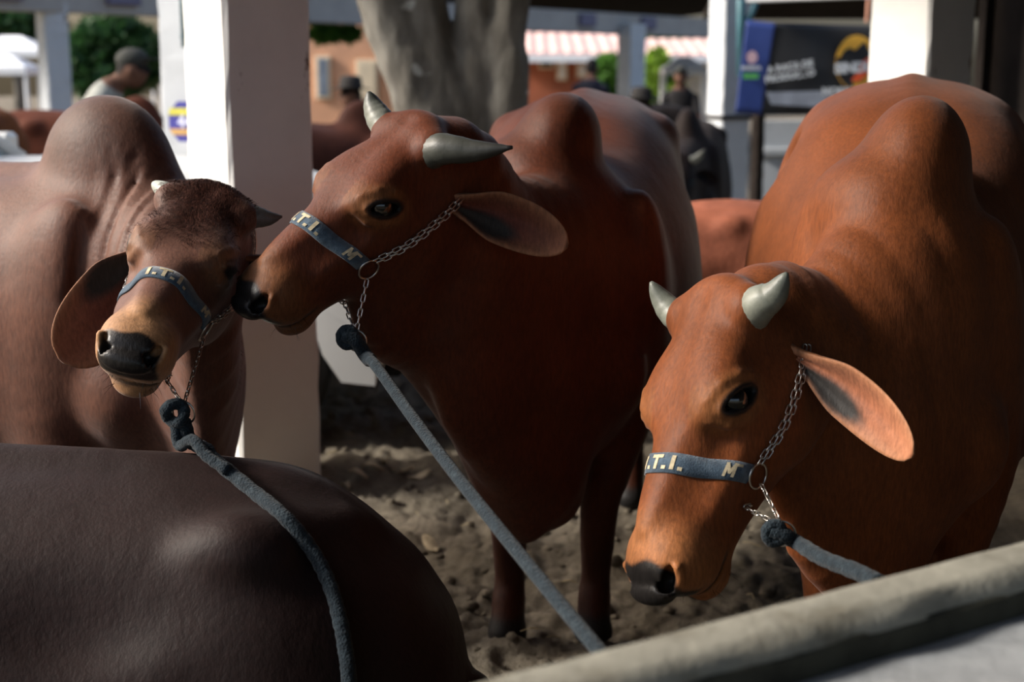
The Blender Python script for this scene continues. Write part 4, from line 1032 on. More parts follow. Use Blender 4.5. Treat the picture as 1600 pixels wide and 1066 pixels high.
# low wall below the banner
M['limewash'] = paint('limewash', (.44, .47, .50), .6)
p0 = at(1176, 250, 12.6); p1 = at(1420, 250, 12.6)
slab('wall_left', [(p0.x, 12.6, -.4), (p1.x, 12.6, -.4), (p1.x, 12.6, 1.4 - 88 / FPX * 12.9), (p0.x, 12.6, 1.4 - 88 / FPX * 12.9)], .15, M['limewash'], 'low limewashed wall under the banner')
beam('fence_rail', (p0.x, 12.42, .62), (p1.x, 12.42, .66), .05, .07, M['limewash'], 'pale rail along the low limewashed wall', 'rail')
column('dark post left of the low limewashed wall', at(1184, 230, 12.2), .09, -.4, 1.05, m='dark')

# ------------------------------------------------------------------ banner
M['black'] = plain('banner_black', (.022, .024, .028), .5, .2, 3, .1); M['navy'] = plain('banner_blue', (.035, .065, .25), .5, .2, 3, .1)
M['white'] = plain('print_white', (.60, .64, .68), .6, .08, 20, 0); M['greenp'] = plain('print_green', (.10, .40, .10), .6, .1, 20, 0); M['amber'] = plain('print_amber', (.85, .46, .06), .6, .2, 4, 0)
M['redp'] = plain('print_red', (.72, .10, .03), .6, .2, 4, 0); M['pinkp'] = plain('print_pink', (.62, .42, .48), .6, .1, 4, 0); M['greyp'] = plain('print_grey', (.26, .29, .35), .6, .25, 9, 0)
YB = 11.05; bo = at(1150, 100, YB); ban = empty('banner', bo); tag(ban, 'black and blue cattle show banner with round mountain emblem', 'banner')
K = YB / FPX * 1.012
def bx(u, v): return ((u - 1150) * K, (100 - v) * K)
def sheet(name, quad, mt, dz=0.0, n=14, wav=.012):
    vv, ff = [], []; (a, b, c, d) = [Vector((*bx(*q), 0)) for q in quad]
    for i in range(n + 1):
        for j in range(n + 1):
            p = a.lerp(b, i / n).lerp(d.lerp(c, i / n), j / n); vv.append((p.x, -dz + wav * math.sin(p.x * 9 + p.y * 5), p.y))
    for i in range(n):
        for j in range(n): q = i * (n + 1) + j; ff.append((q, q + n + 1, q + n + 2, q + 1))
    o = mesh_obj(name, vv, ff, mt, ban, True); s_ = o.modifiers.new('cloth', 'SOLIDIFY'); s_.thickness = .004; return o
sheet('cloth', [(1196, 38), (1420, 46), (1420, 176), (1190, 176)], M['black'])
sheet('blue_panel', [(1164, 35), (1207, 40), (1190, 176), (1150, 174)], M['navy'], .012)
def bpoly(name, pts, mt, dz=.02): return MB().prism([bx(*p) for p in pts], .003, Matrix.Translation((0, -dz, 0)) @ Matrix.Rotation(math.pi / 2, 4, 'X')).build(name, mt, ban)
cx_, cy_, R1 = 1330, 97, 34
circ = lambda r, a0, a1, n=24, cx=cx_, cy=cy_, sx=.9: [(cx + r * sx * math.cos(math.radians(a0 + (a1 - a0) * k / n)), cy - r * 1.18 * math.sin(math.radians(a0 + (a1 - a0) * k / n))) for k in range(n + 1)]
bpoly('emblem_disc', circ(34, 0, 360), M['amber'], .024)
bpoly('emblem_inside', [(1305, 92), (1312, 80), (1320, 76), (1328, 80), (1336, 72), (1342, 67), (1349, 80), (1357, 88), (1352, 112), (1338, 126), (1318, 124), (1306, 108)], M['black'], .029)
bpoly('emblem_inside', circ(33, 168, 262, 14) + circ(24, 262, 168, 14), M['black'], .029)
bpoly('emblem_flame', [(1340, 96), (1352, 88), (1357, 92), (1354, 108), (1344, 120), (1334, 127), (1324, 124), (1334, 112)], M['redp'], .033)
TX = Matrix.Rotation(math.pi / 2, 4, 'X')
def btext(body, u, v, px, mt, rot=0, dz=.038, bold=.002):
    x, y = bx(u, v); return text(body, px * K * 1.35, mt, Matrix.Translation((x, -dz, y)) @ TX @ Matrix.Rotation(math.radians(rot), 4, 'Z'), 'lettering', ban, bold=bold)
btext('SINDI', 1324, 106, 15, M['white'], 4, bold=.006)
btext('NORDESTE', 1318, 141, 11, M['white'], 0, bold=.003)
btext('A RAÇA DE', 1231, 104, 10, M['white'], 9, bold=.003); btext('PRODUÇÃO', 1231, 118, 10, M['white'], 9, bold=.003)
bpoly('print_stripe', [(1196, 142), (1290, 140), (1300, 150), (1270, 164), (1204, 160)], M['greyp'], .024)
bpoly('logo_dot', circ(8, 0, 360, 18, 1173, 90, 1.0), M['pinkp'], .03); btext('GENÉTICA', 1172, 106, 4.6, M['white'], 0, .03, .003)
bpoly('logo_stripe', [(1160, 114), (1184, 114), (1183, 122), (1161, 122)], M['greenp'], .03)
MB().tube([(bx(1345, 38)[0], 0, bx(1345, 38)[1]), (bx(1347, -20)[0], 0, bx(1347, -20)[1])], .012, 6).build('cord', M['tile'], ban)

# ------------------------------------------------------------------ concrete rail in the foreground
def conc(name, c, c2, sc=9):
    m, n, l, p = mat(name, .9, .2); t = noise(n, l, sc, 6, .7); t2 = noise(n, l, 70, 5, .7)
    r = ramp(n, l, t.outputs[0], [(.3, c2), (.5, c), (.72, tuple(min(1, x * 1.3) for x in c))]); l.new(r.outputs[0], p.inputs['Base Color'])
    b = bump(n, l, t.outputs[0], p, .3, .02); bump(n, l, t2.outputs[0], p, .4, .004, b); return m
M['conc'] = conc('weathered_concrete', (.20, .195, .165), (.11, .10, .075)); M['conc2'] = conc('smooth_concrete', (.25, .265, .28), (.17, .18, .19), 7); M['gap_shade'] = conc('shade_concrete', (.035, .035, .026), (.016, .016, .012), 14)  # last one: dark greenish tone painting the shade in the gap below the rail
ZR = .86
fa, fb = onz(720, 1058, ZR), onz(1600, 834, ZR); na, nb = onz(1150, 1013, ZR), onz(1500, 923, ZR); ga, gb = onz(1150, 1047, ZR - .05), onz(1500, 946, ZR - .05)
dr = (fb - fa).normalized(); pr = Vector((dr.y, -dr.x, 0))          # pr points to the camera side
wid = (na - fa).dot(pr) * .5 + (nb - fa).dot(pr) * .5; gap = (ga - fa).dot(pr) * .5 + (gb - fa).dot(pr) * .5
rail = empty('pen_wall', (fa.x, fa.y, 0)); tag(rail, 'weathered concrete pen wall with rounded top rail in the near right corner', 'wall')
def bar(name, o0, o1, z0, z1, mt, rnd=.02, rough=.004, parent=rail, t0=-2.2, t1=4.2):
    """long bar between offsets o0..o1 (towards the camera) and heights z0..z1, uneven like cast concrete"""
    prof = []; n = 5
    for (cx, cz, a0) in ((o1 - rnd, z1 - rnd, 0), (o0 + rnd, z1 - rnd, 90), (o0 + rnd, z0 + rnd, 180), (o1 - rnd, z0 + rnd, 270)):
        for k in range(n): a = math.radians(a0 + 90 * k / (n - 1)); prof.append((cx + rnd * math.cos(a), cz + rnd * math.sin(a)))
    N = 150; m_ = len(prof); rg = random.Random(7); v, f = [], []; nz = [[rg.uniform(-1, 1) for _ in range(N + 1)] for _ in range(6)]
    for i in range(N + 1):
        t = t0 + (t1 - t0) * i / N; w1 = rough * (math.sin(t * 17) * .5 + math.sin(t * 41 + 1) * .35 + nz[0][i] * .25)
        for k, (o_, z_) in enumerate(prof): j = rough * .35 * nz[k % 6][i]; p = dr * t + pr * (o_ + w1 * (1 if k < m_ / 2 else .6) + j); v.append((p.x, p.y, z_ + w1 * .6 + j))
    for i in range(N):
        for k in range(m_): f.append((i * m_ + k, (i + 1) * m_ + k, (i + 1) * m_ + (k + 1) % m_, i * m_ + (k + 1) % m_))
    f.append(tuple(range(m_))); f.append(tuple(N * m_ + k for k in range(m_ - 1, -1, -1)))
    return mesh_obj(name, v, f, mt, parent, True)
bar('top_rail', 0, wid, ZR - .11, ZR, M['conc'], .025, .005)
bar('wall_core', .03, gap + .35, -.1, ZR - .075, M['gap_shade'], .01, .003)
bar('ledge', gap, gap + .42, ZR - .14, ZR - .05, M['conc2'], .012, .0015)
bar('shade_face', wid - .03, wid + .003, ZR - .105, ZR - .020, M['gap_shade'], .006, .003)  # thin dark plate, paints the shaded near side of the top rail

# ------------------------------------------------------------------ tree between the sheds
def bark():
    m, n, l, p = mat('bark', .9, .15); t = noise(n, l, 5, 6, .7, sc=(1, 1, .35)); t2 = noise(n, l, 26, 5, .7, sc=(1, 1, .4)); t3 = noise(n, l, 7, 3, .5)
    r = ramp(n, l, t.outputs[0], [(.3, (.055, .050, .042)), (.5, (.125, .115, .098)), (.72, (.22, .21, .185))])
    r3 = ramp(n, l, t3.outputs[0], [(0, (0, 0, 0)), (.68, (0, 0, 0)), (.72, (1, 1, 1)), (1, (1, 1, 1))])
    mx = n.new('ShaderNodeMix'); mx.data_type = 'RGBA'; mx.inputs[7].default_value = (.40, .41, .38, 1); l.new(r3.outputs[0], mx.inputs[0]); l.new(r.outputs[0], mx.inputs[6]); l.new(mx.outputs[2], p.inputs['Base Color'])
    b = bump(n, l, t.outputs[0], p, .6, .03); bump(n, l, t2.outputs[0], p, .6, .012, b); return m
M['bark'] = bark()
def leafmat(name, c):
    m, n, l, p = mat(name, .55, .3); t = noise(n, l, 3, 3); r = ramp(n, l, t.outputs[0], [(.3, tuple(x * .6 for x in c)), (.7, tuple(x * 1.35 for x in c))]); l.new(r.outputs[0], p.inputs['Base Color'])
    tr = n.new('ShaderNodeBsdfTranslucent'); l.new(r.outputs[0], tr.inputs[0]); ms = n.new('ShaderNodeMixShader'); ms.inputs[0].default_value = .35
    l.new(p.outputs[0], ms.inputs[1]); l.new(tr.outputs[0], ms.inputs[2]); l.new(ms.outputs[0], n['Material Output'].inputs[0]); return m
M['leaf'] = leafmat('leaf_green', (.08, .20, .03)); M['leaf2'] = leafmat('leaf_dark', (.03, .085, .025)); M['leaf3'] = leafmat('leaf_lime', (.22, .36, .04))
def foliage(parent, blobs, n, size, mt, seed=1, name='foliage'):
    """many small folded leaves filling the given blobs (centre, radii) in the parent's space"""
    rs = np.random.RandomState(seed); k = len(blobs); idx = rs.randint(0, k, n); d = rs.randn(n, 3); d /= np.linalg.norm(d, axis=1)[:, None]; rad = rs.rand(n) ** .45
    C_ = np.array([b[0] for b in blobs])[idx]; R_ = np.array([b[1] for b in blobs])[idx]; c = C_ + d * rad[:, None] * R_
    ax = rs.randn(n, 3); ax /= np.linalg.norm(ax, axis=1)[:, None]; sd_ = np.cross(ax, rs.randn(n, 3)); sd_ /= np.linalg.norm(sd_, axis=1)[:, None]; nn = np.cross(ax, sd_)
    s_ = size * (.6 + .8 * rs.rand(n))[:, None]
    v = np.stack([c - ax * s_, c - sd_ * s_ * .42 + nn * s_ * .15, c + ax * s_, c + sd_ * s_ * .42 + nn * s_ * .15], 1).reshape(-1, 3)
    b = np.arange(n) * 4; f = np.concatenate([np.stack([b, b + 2, b + 1], 1), np.stack([b, b + 3, b + 2], 1)])
    o = mesh_obj(name, v, f, mt, parent); o['kind'] = 'stuff'; return o
def tree_trunk():
    Y = 7.3; base = at(712, 640, Y); root = empty('tree', (base.x, Y, 0)); tag(root, 'grey tree with several fused trunks standing behind the cows', 'tree')
    f = Field(axis_coords([(-1.2, 1.1, .024)]), axis_coords([(-.45, .45, .024)]), axis_coords([(-.1, 4.3, .04)]))
    def stem(px, r, yo, top):
        pts = []
        for u, v in px: p = at(u, v, Y + yo); pts.append((p.x - base.x, p.y - Y, p.z))
        b = pts[0]; pts = [(b[0] * .75, yo * .7, -.1)] + pts + [top]; f.sweep(pts, r, k=.05, n=6)
    stem([(690, 400), (668, 200), (632, 100), (597, 0)], [.20, .15, .14, .125, .12, .09], -.06, (-1.0, -.2, 4.2))
    stem([(700, 400), (700, 200), (680, 100), (658, 0)], [.22, .17, .165, .14, .12, .09], .0, (-.45, .1, 4.2))
    stem([(745, 400), (742, 200), (740, 100), (741, 0)], [.22, .17, .13, .115, .10, .08], .02, (.12, .0, 4.2))
    stem([(780, 400), (790, 200), (793, 100), (797, 0)], [.20, .15, .115, .105, .10, .08], .0, (.55, -.1, 4.2))
    rs = np.random.RandomState(2)
    def fn(X, Y_, Z):
        a = X * 26 + .8 * np.sin(Z * 4); return .010 * (np.abs(np.sin(a + 1.3 * np.sin(Y_ * 17))) ** .6 - .6) + .008 * np.sin(Z * 16 + 3 * np.sin(X * 9)) * np.sin(X * 31 + Y_ * 23)
    f.displace((-2, -1, -1), (2, 1, 5), fn)
    A, F = f.mesh(1); mesh_obj('trunk', A, F, M['bark'], root, True)
    foliage(root, [((-1.3, -.2, 4.9), (1.1, 1.0, .6)), ((.1, .2, 5.3), (1.2, 1.0, .7)), ((1.1, -.2, 4.8), (.9, .9, .5))], 5000, .07, M['leaf'], 3)
tree_trunk()
def bush(label, blobs, n, size, m, trunk=True, seed=1, cat='tree', name='tree'):
    c = Vector(blobs[0][0]); root = empty(name, (c.x, c.y, -.35)); tag(root, label, cat)
    bl = [(tuple(Vector(b) - Vector(root.location)), r) for b, r in blobs]; foliage(root, bl, n, size, M[m], seed)
    if trunk:
        h = bl[0][0][2]; mb = MB().tube(crom([(0, 0, 0), (.05, 0, h * .4), (-.04, .02, h * .8), (0, 0, h)], 5), [.16 - .10 * i / 15 for i in range(16)], 10); mb.build('trunk', M['bark'], root, True)
        for b, r in bl[1:]:
            MB().tube(crom([(0, 0, h * .55), tuple(Vector((0, 0, h * .55)).lerp(Vector(b), .5) + Vector((0, 0, .1))), b], 4), [.07 - .05 * i / 8 for i in range(9)], 8).build('branch', M['bark'], root, True)
def blob(u, v, Y, ru, rv): p = at(u, v, Y); return (tuple(p), (ru * Y / FPX, ru * Y / FPX * .8, rv * Y / FPX))
bush('dark leafy tree at the far left behind the man in grey', [blob(175, 60, 31, 55, 40), blob(130, 95, 31, 40, 45), blob(215, 90, 31, 45, 50), blob(170, 125, 31, 60, 35)], 5200, .16, 'leaf2', seed=4)
bush('leafy tree above the white tents at the left edge', [blob(20, 35, 34, 55, 28), blob(-60, 40, 34, 60, 35), blob(75, 40, 34, 30, 28)], 3000, .16, 'leaf2', seed=5)
bush('bright green shrub between the dark person and the slim far pillar', [blob(952, 118, 36, 28, 32), blob(940, 150, 36, 28, 25)], 2200, .15, 'leaf', seed=6)
bush('lime green shrub right of the slim far pillar', [blob(1028, 110, 37, 24, 34), blob(1018, 150, 37, 28, 26), blob(1050, 140, 37, 22, 22)], 2400, .15, 'leaf3', seed=7)
bush('leafy branch tip in front of the peach house', [blob(512, 52, 22, 32, 11), blob(545, 52, 22, 16, 9), blob(505, 20, 22, 30, 18), blob(480, -60, 22, 60, 60)], 1500, .12, 'leaf', seed=8, trunk=False)
bush('tree crown above the tiled roofs at the far right', [blob(1020, 62, 54, 30, 14), blob(1060, 58, 54, 30, 10)], 1500, .2, 'leaf', seed=9)

# ------------------------------------------------------------------ houses, tents
M['peach'] = plain('peach_plaster', (.66, .36, .22), .8, .1, 2, .1); M['brick'] = plain('red_plaster', (.36, .115, .060), .8, .25, 1.2, .2); M['pane'] = plain('window_pane', (.20, .24, .30), .25, .2, 3, 0)
M['cream'] = plain('cream_paint', (.72, .62, .46), .8, .1, 3, .1); M['tent'] = plain('white_canvas', (.82, .84, .86), .7, .05, 2, 0); M['pinktile'] = plain('faded_tile', (.66, .44, .40), .8, .18, 3, .2)
def house(name, label, u0, u1, v0, v1, Y, wallm, wins, depth=4.0, roof=None):
    p0 = at(u0, v1, Y); p1 = at(u1, v0, Y); cx = (p0.x + p1.x) / 2; W_ = (p1.x - p0.x) / 2; z1 = p1.z; root = empty(name, (cx, Y, -.5)); tag(root, label, 'building')
    zt = z1 + .5; MB().box((0, depth / 2, zt / 2), (W_, depth / 2, zt / 2), 0, .02).build('walls', M[wallm], root)
    for k, (a, b, c, d, mt) in enumerate(wins):
        q0 = at(a, d, Y); q1 = at(b, c, Y); w_ = (q1.x - q0.x) / 2; h_ = (q1.z - q0.z) / 2
        fr = MB().box((0, 0, 0), (w_ + .06, .05, h_ + .06), 0, .01).build('window', M['cream'], root); fr.location = ((q0.x + q1.x) / 2 - cx, -.03, (q0.z + q1.z) / 2 + .5)
        MB().box((0, -.045, 0), (w_, .02, h_), 0, .004).build('pane', M[mt], fr)
    if roof:
        rv0, rv1, mt, over = roof; e = at(u0, rv1, Y - over); t = at(u0, rv0, Y + 2.0); n = 16
        ez = e.z + .5; tz = t.z + .5; vv, ff = [], []; nx_ = max(8, int(W_ * 2 / .28)) * 4
        for i in range(nx_ + 1):
            x = -W_ - .4 + (2 * W_ + .8) * i / nx_; dz = .05 * abs(math.sin(math.pi * i / 4))
            vv += [(x, -over, ez + dz), (x, 2.0, tz + dz), (x, -over, ez - .12), (x, 2.0, tz - .12)]
        for i in range(nx_):
            a = i * 4; ff += [(a, a + 4, a + 5, a + 1), (a + 2, a + 3, a + 7, a + 6), (a, a + 2, a + 6, a + 4), (a + 1, a + 5, a + 7, a + 3)]
        mesh_obj('roof', vv, ff, M[mt], root); MB().box((0, -over - .02, ez - .13), (W_ + .4, .04, .10), 0, .01).build('fascia', M['tent'], root)
    return root
house('house', 'peach plastered house seen beside the tree', 470, 640, 20, 175, 30, 'peach', [(499, 512, 92, 150, 'pane'), (562, 586, 98, 152, 'cream')])
house('house', 'red walled house under the faded pink tiled roof', 780, 975, 84, 190, 42, 'brick', [(873, 883, 96, 122, 'tent'), (904, 914, 102, 118, 'tent'), (845, 862, 96, 104, 'dark')], roof=(52, 84, 'pinktile', 2.0))
house('house', 'small house with tiled roof at the far right behind the shrubs', 1000, 1110, 92, 190, 46, 'cream', [(1062, 1080, 100, 120, 'pane')], roof=(62, 86, 'pinktile', 1.5))
def tent(label, u0, u1, v0, v1, vb, Y):
    a = at(u0, v1, Y); b = at(u1, v0, Y); cx = (a.x + b.x) / 2; W_ = (b.x - a.x) / 2; root = empty('canopy_tent', (cx, Y, -.5)); tag(root, label, 'tent')
    z0 = a.z + .5; z1 = b.z + .5; D = W_ * .8
    v = [(-W_, 0, z0), (W_, 0, z0), (W_, 2 * D, z0), (-W_, 2 * D, z0), (-W_ * .25, D, z1), (W_ * .25, D, z1)]; v += [(x, y, z - .14) for x, y, z in v[:4]]
    MB().add(v, [(0, 1, 5, 4), (1, 2, 5), (2, 3, 4, 5), (3, 0, 4), (6, 7, 1, 0), (7, 8, 2, 1), (8, 9, 3, 2), (9, 6, 0, 3)]).build('canopy', M['tent'], root)
    for x, y in ((-W_, 0), (W_, 0), (W_, 2 * D), (-W_, 2 * D)): MB().tube([(x * .97, y + (.05 if y == 0 else -.05), 0), (x * .97, y + (.05 if y == 0 else -.05), z0)], .035, 6).build('leg', M['tent'], root)
tent('long white canopy at the left edge, upper of two', -60, 62, 55, 78, 130, 29)
tent('white canopy at the left edge, lower of two', -50, 38, 85, 105, 140, 27)
tent('white canopy glimpsed above the grey man at left', 165, 236, 62, 84, 130, 36)
tent('bright white canopy behind the rightmost dark person', 1038, 1106, 88, 107, 150, 33)
M['bluecar'] = plain('pale_blue_paint', (.45, .52, .72), .35, .1, 2, 0)
# ------------------------------------------------------------------ parked white car
def car(name, label, loc, rz, paintm, glassm=None, s=1.0):
    root = empty(name, loc, rz); tag(root, label, 'car')
    # side outline (x forward, z up) with the wheel arches cut in
    def arc(cx, r, a0, a1, n=12): return [(cx + r * math.cos(math.radians(a0 + (a1 - a0) * k / n)), .32 + r * math.sin(math.radians(a0 + (a1 - a0) * k / n))) for k in range(n + 1)]
    low = [(-2.0, .28)] + arc(-1.25, .37, 187, -7)[::1] + arc(1.25, .37, 187, -7) + [(1.74, .26)]
    top = [(1.82, .42), (1.80, .66), (1.70, .84), (1.25, .96), (.98, .99), (.45, 1.0), (-.4, .99), (-1.3, .98), (-1.75, .95), (-2.03, .86), (-2.08, .60), (-2.06, .40)]
    prof = low + top; n = len(prof); v, f = [], []; ys = [(-.83, .96), (-.80, .985), (-.70, 1.0), (.70, 1.0), (.80, .985), (.83, .96)]
    for y, sc in ys:
        for x, z in prof: v.append((x * (1 if abs(y) > .69 else 1.0) * (sc if z > .35 else 1) , y * (1.0 if z < .75 else .985), z if z < .9 else z * (.995 if abs(y) > .75 else 1.01)))
    for i in range(len(ys) - 1):
        for k in range(n): f.append((i * n + k, (i + 1) * n + k, (i + 1) * n + (k + 1) % n, i * n + (k + 1) % n))
    f.append(tuple(range(n))); f.append(tuple((len(ys) - 1) * n + k for k in range(n - 1, -1, -1)))
    MB().add(v, f).build('body', paintm, root)
    # cabin: pillars and roof as a frame, glass inside
    rf = [(.03, .98, .76), (-.57, 1.46, .60), (-1.30, 1.46, .60), (-1.80, .97, .74)]           # x, z, half width
    roof = MB(); e = .045
    vv = []
    for x, z, w_ in rf[1:3]: vv += [(x, -w_, z), (x, w_, z), (x, -w_, z - .05), (x, w_, z - .05)]
    roof.add(vv, [(0, 1, 5, 4), (2, 6, 7, 3), (0, 4, 6, 2), (1, 3, 7, 5), (0, 2, 3, 1), (4, 5, 7, 6)]).build('roof', paintm, root)
    for sg in (-1, 1):
        for (a, b) in ((0, 1), (2, 3)): MB().tube([(rf[a][0], sg * rf[a][2], rf[a][1]), (rf[b][0], sg * rf[b][2], rf[b][1] - .02)], .04, 8).build('pillar', paintm, root, True)
        MB().tube([(-.88, sg * .75, .98), (-.90, sg * .60, 1.44)], .03, 8).build('pillar', M['rubber'], root, True)
        MB().add([(-.09, sg * .735, .99), (-.63, sg * .60, 1.42), (-1.24, sg * .60, 1.42), (-1.66, sg * .72, .99)], [(0, 1, 2, 3)]).build('side_window', M['carglass'], root)
        MB().box((-.10, sg * .90, 1.04), (.06, .07, .06), 0, .02).build('mirror', paintm, root)
        MB().tube([(-.05, sg * .835, .80), (-.22, sg * .835, .80)], .014, 6).build('door_handle', M['steel'], root)
        MB().sphere((1.70, sg * .58, .68), (.10, .17, .075), 12, 8).build('headlamp', M['carglass'], root, True)
    MB().add([(.01, -.72, .995), (.01, .72, .995), (-.55, .58, 1.43), (-.55, -.58, 1.43)], [(0, 1, 2, 3)]).build('windscreen', M['carglass'], root)
    MB().add([(-1.79, .70, .985), (-1.79, -.70, .985), (-1.33, -.58, 1.43), (-1.33, .58, 1.43)], [(0, 1, 2, 3)]).build('rear_window', M['carglass'], root)
    MB().box((1.80, 0, .36), (.05, .70, .10), 0, .03).build('bumper', M['rubber'], root)
    for x in (-1.25, 1.25):
        for sg in (-1, 1):
            wv, wf = [], []; pr_ = [(.0, .10), (.20, .10), (.24, .085), (.30, .10), (.315, .085), (.32, .0), (.315, -.085), (.30, -.10), (0, -.10)]; N = 28
            for r, y in pr_:
                for k in range(N): a = 2 * math.pi * k / N; wv.append((r * math.cos(a), y, r * math.sin(a)))
            for i in range(len(pr_) - 1):
                for k in range(N): wf.append((i * N + k, i * N + (k + 1) % N, (i + 1) * N + (k + 1) % N, (i + 1) * N + k))
            o = MB().add(wv, wf).build('wheel', M['rubber'], root, True); o.location = (x, sg * .72, .31)
            h_ = MB(); 
            for k in range(7): a = 2 * math.pi * k / 7; h_.tube([(0, sg * .102, 0), (.19 * math.cos(a), sg * .104, .19 * math.sin(a))], .022, 6)
            h_.torus((0, sg * .10, 0), (0, 1, 0), .195, .014, 24, 6).build('rim', M['steel'], o, True)
    return root
M['rubber'] = plain('rubber', (.010, .010, .010), .75, .2, 20, .1); M['carwhite'] = plain('white_car_paint', (.66, .68, .68), .3, .03, 2, 0, .6)
def glass():
    m, n, l, p = mat('car_glass', .05, .8); t = noise(n, l, 2, 3); r = ramp(n, l, t.outputs[0], [(.3, (.10, .14, .15)), (.7, (.22, .28, .28))]); l.new(r.outputs[0], p.inputs['Base Color']); return m
M['carglass'] = glass()
car('parked_car', 'white car parked behind the left cow and the sunlit pillar', (-2.27, 5.85, -.03), math.radians(2), M['carwhite'])

# ------------------------------------------------------------------ cattle further back
def far_cow(name, label, loc, rz, s, base, first=[None]):
    if first[0] is None:
        c = cattle(name, label, 'cattle standing in the background', (0, 0), (1, 0), ((.72, 0, -.69), (.69, 0, .72), (.62, 0, 1.02)), 1.0, (1, 1, 1), M['hide_far'], fine=.02, coarse=.024, fine_head=False, dark_hump=.4, ts=1.05)
        root = c['root']
        for sg in (1, -1):
            ear(root, hp(c, (.07, sg * .08, -.05)), hp(c, (.04, sg * .24, -.12)), .11, (.8, 0, .3), (1, 1, 1), inner=(.8, .6, .5))
            horn(root, [hp(c, (.045, sg * .06, .045)), hp(c, (.03, sg * .1, .055)), hp(c, (.01, sg * .13, .08)), hp(c, (.0, sg * .15, .11))], .03)
        for ch in root.children:
            if ch.name.split('.')[0] == 'ear': ch.data.materials.clear(); ch.data.materials.append(M['hide_far'])
        first[0] = root
    else:
        src = first[0]; root = src.copy(); col.objects.link(root)
        for ch in src.children: q = ch.copy(); col.objects.link(q); q.parent = root
    root.name = name; root.location = loc; root.rotation_euler = (0, 0, rz); root.scale = (s, s, s); root['label'] = label
    for ch in root.children: ch.color = (*base, 1)
    return root
nt = M['hide_far'].node_tree; oi = nt.nodes.new('ShaderNodeObjectInfo'); mx = nt.nodes.new('ShaderNodeMix'); mx.data_type = 'RGBA'; mx.blend_type = 'MULTIPLY'; mx.inputs[0].default_value = 1
pb_ = nt.nodes['Principled BSDF']; src_ = pb_.inputs['Base Color'].links[0].from_socket; nt.links.new(src_, mx.inputs[6]); nt.links.new(oi.outputs['Color'], mx.inputs[7]); nt.links.new(mx.outputs[2], pb_.inputs['Base Color'])
def fc(label, u, Y, rz, s, base):
    p = at(u, 300, Y); far_cow('background_cow', label, (p.x, Y, float(ground_z(p.x, Y))), math.radians(rz), s, base)
fc('reddish cow in soft light between the middle cow and the right cow', 920, 5.62, 176, .70, (.30, .105, .065))
fc('brown cow leftmost in the row behind the white car', -335, 8.2, 168, 1.06, (.15, .06, .028))
fc('brown cow second from left in the row behind the white car', -262, 9.2, 170, 1.06, (.14, .055, .025))
fc('brown cow third from left in the row behind the white car', -235, 10.5, 172, 1.05, (.13, .05, .022))
fc('dark brown cow behind the big hump, in front of the man in grey', 225, 11.8, 5, 1.06, (.10, .030, .016))
fc('dark cow glimpsed between the sunlit pillar and the horn', 575, 9.9, 20, 1.03, (.055, .018, .012))
fc('black cow far behind the middle hump, under the red house', 905, 15.5, 185, 1.0, (.010, .008, .008))
fc('dark cow below the rightmost dark person', 1072, 9.7, -100, .98, (.014, .009, .008))

# ------------------------------------------------------------------ people in the background
M['shirtgrey'] = plain('grey_shirt', (.24, .25, .23), .85, .15, 14, .3); M['shirtnavy'] = plain('navy_shirt', (.012, .013, .022), .85, .2, 14, .3); M['shirtblack'] = plain('black_shirt', (.010, .009, .010), .85, .2, 14, .3)
M['trousers'] = plain('dark_trousers', (.03, .032, .04), .85, .2, 14, .3); M['hat'] = plain('dark_hat', (.014, .012, .011), .85, .2, 20, .2); M['cap'] = plain('dark_cap', (.03, .032, .028), .85, .2, 20, .2)
def skin_mat():
    m, n, l, p = mat('clothed_figure', .75, .2); a = n.new('ShaderNodeVertexColor'); a.layer_name = 'Col'; t = noise(n, l, 25, 3); r = ramp(n, l, t.outputs[0], [(.3, (.8, .8, .8)), (.7, (1.15, 1.15, 1.15))])
    mx = n.new('ShaderNodeMix'); mx.data_type = 'RGBA'; mx.blend_type = 'MULTIPLY'; mx.inputs[0].default_value = 1; l.new(a.outputs[0], mx.inputs[6]); l.new(r.outputs[0], mx.inputs[7]); l.new(mx.outputs[2], p.inputs['Base Color']); return m
M['figure'] = skin_mat()
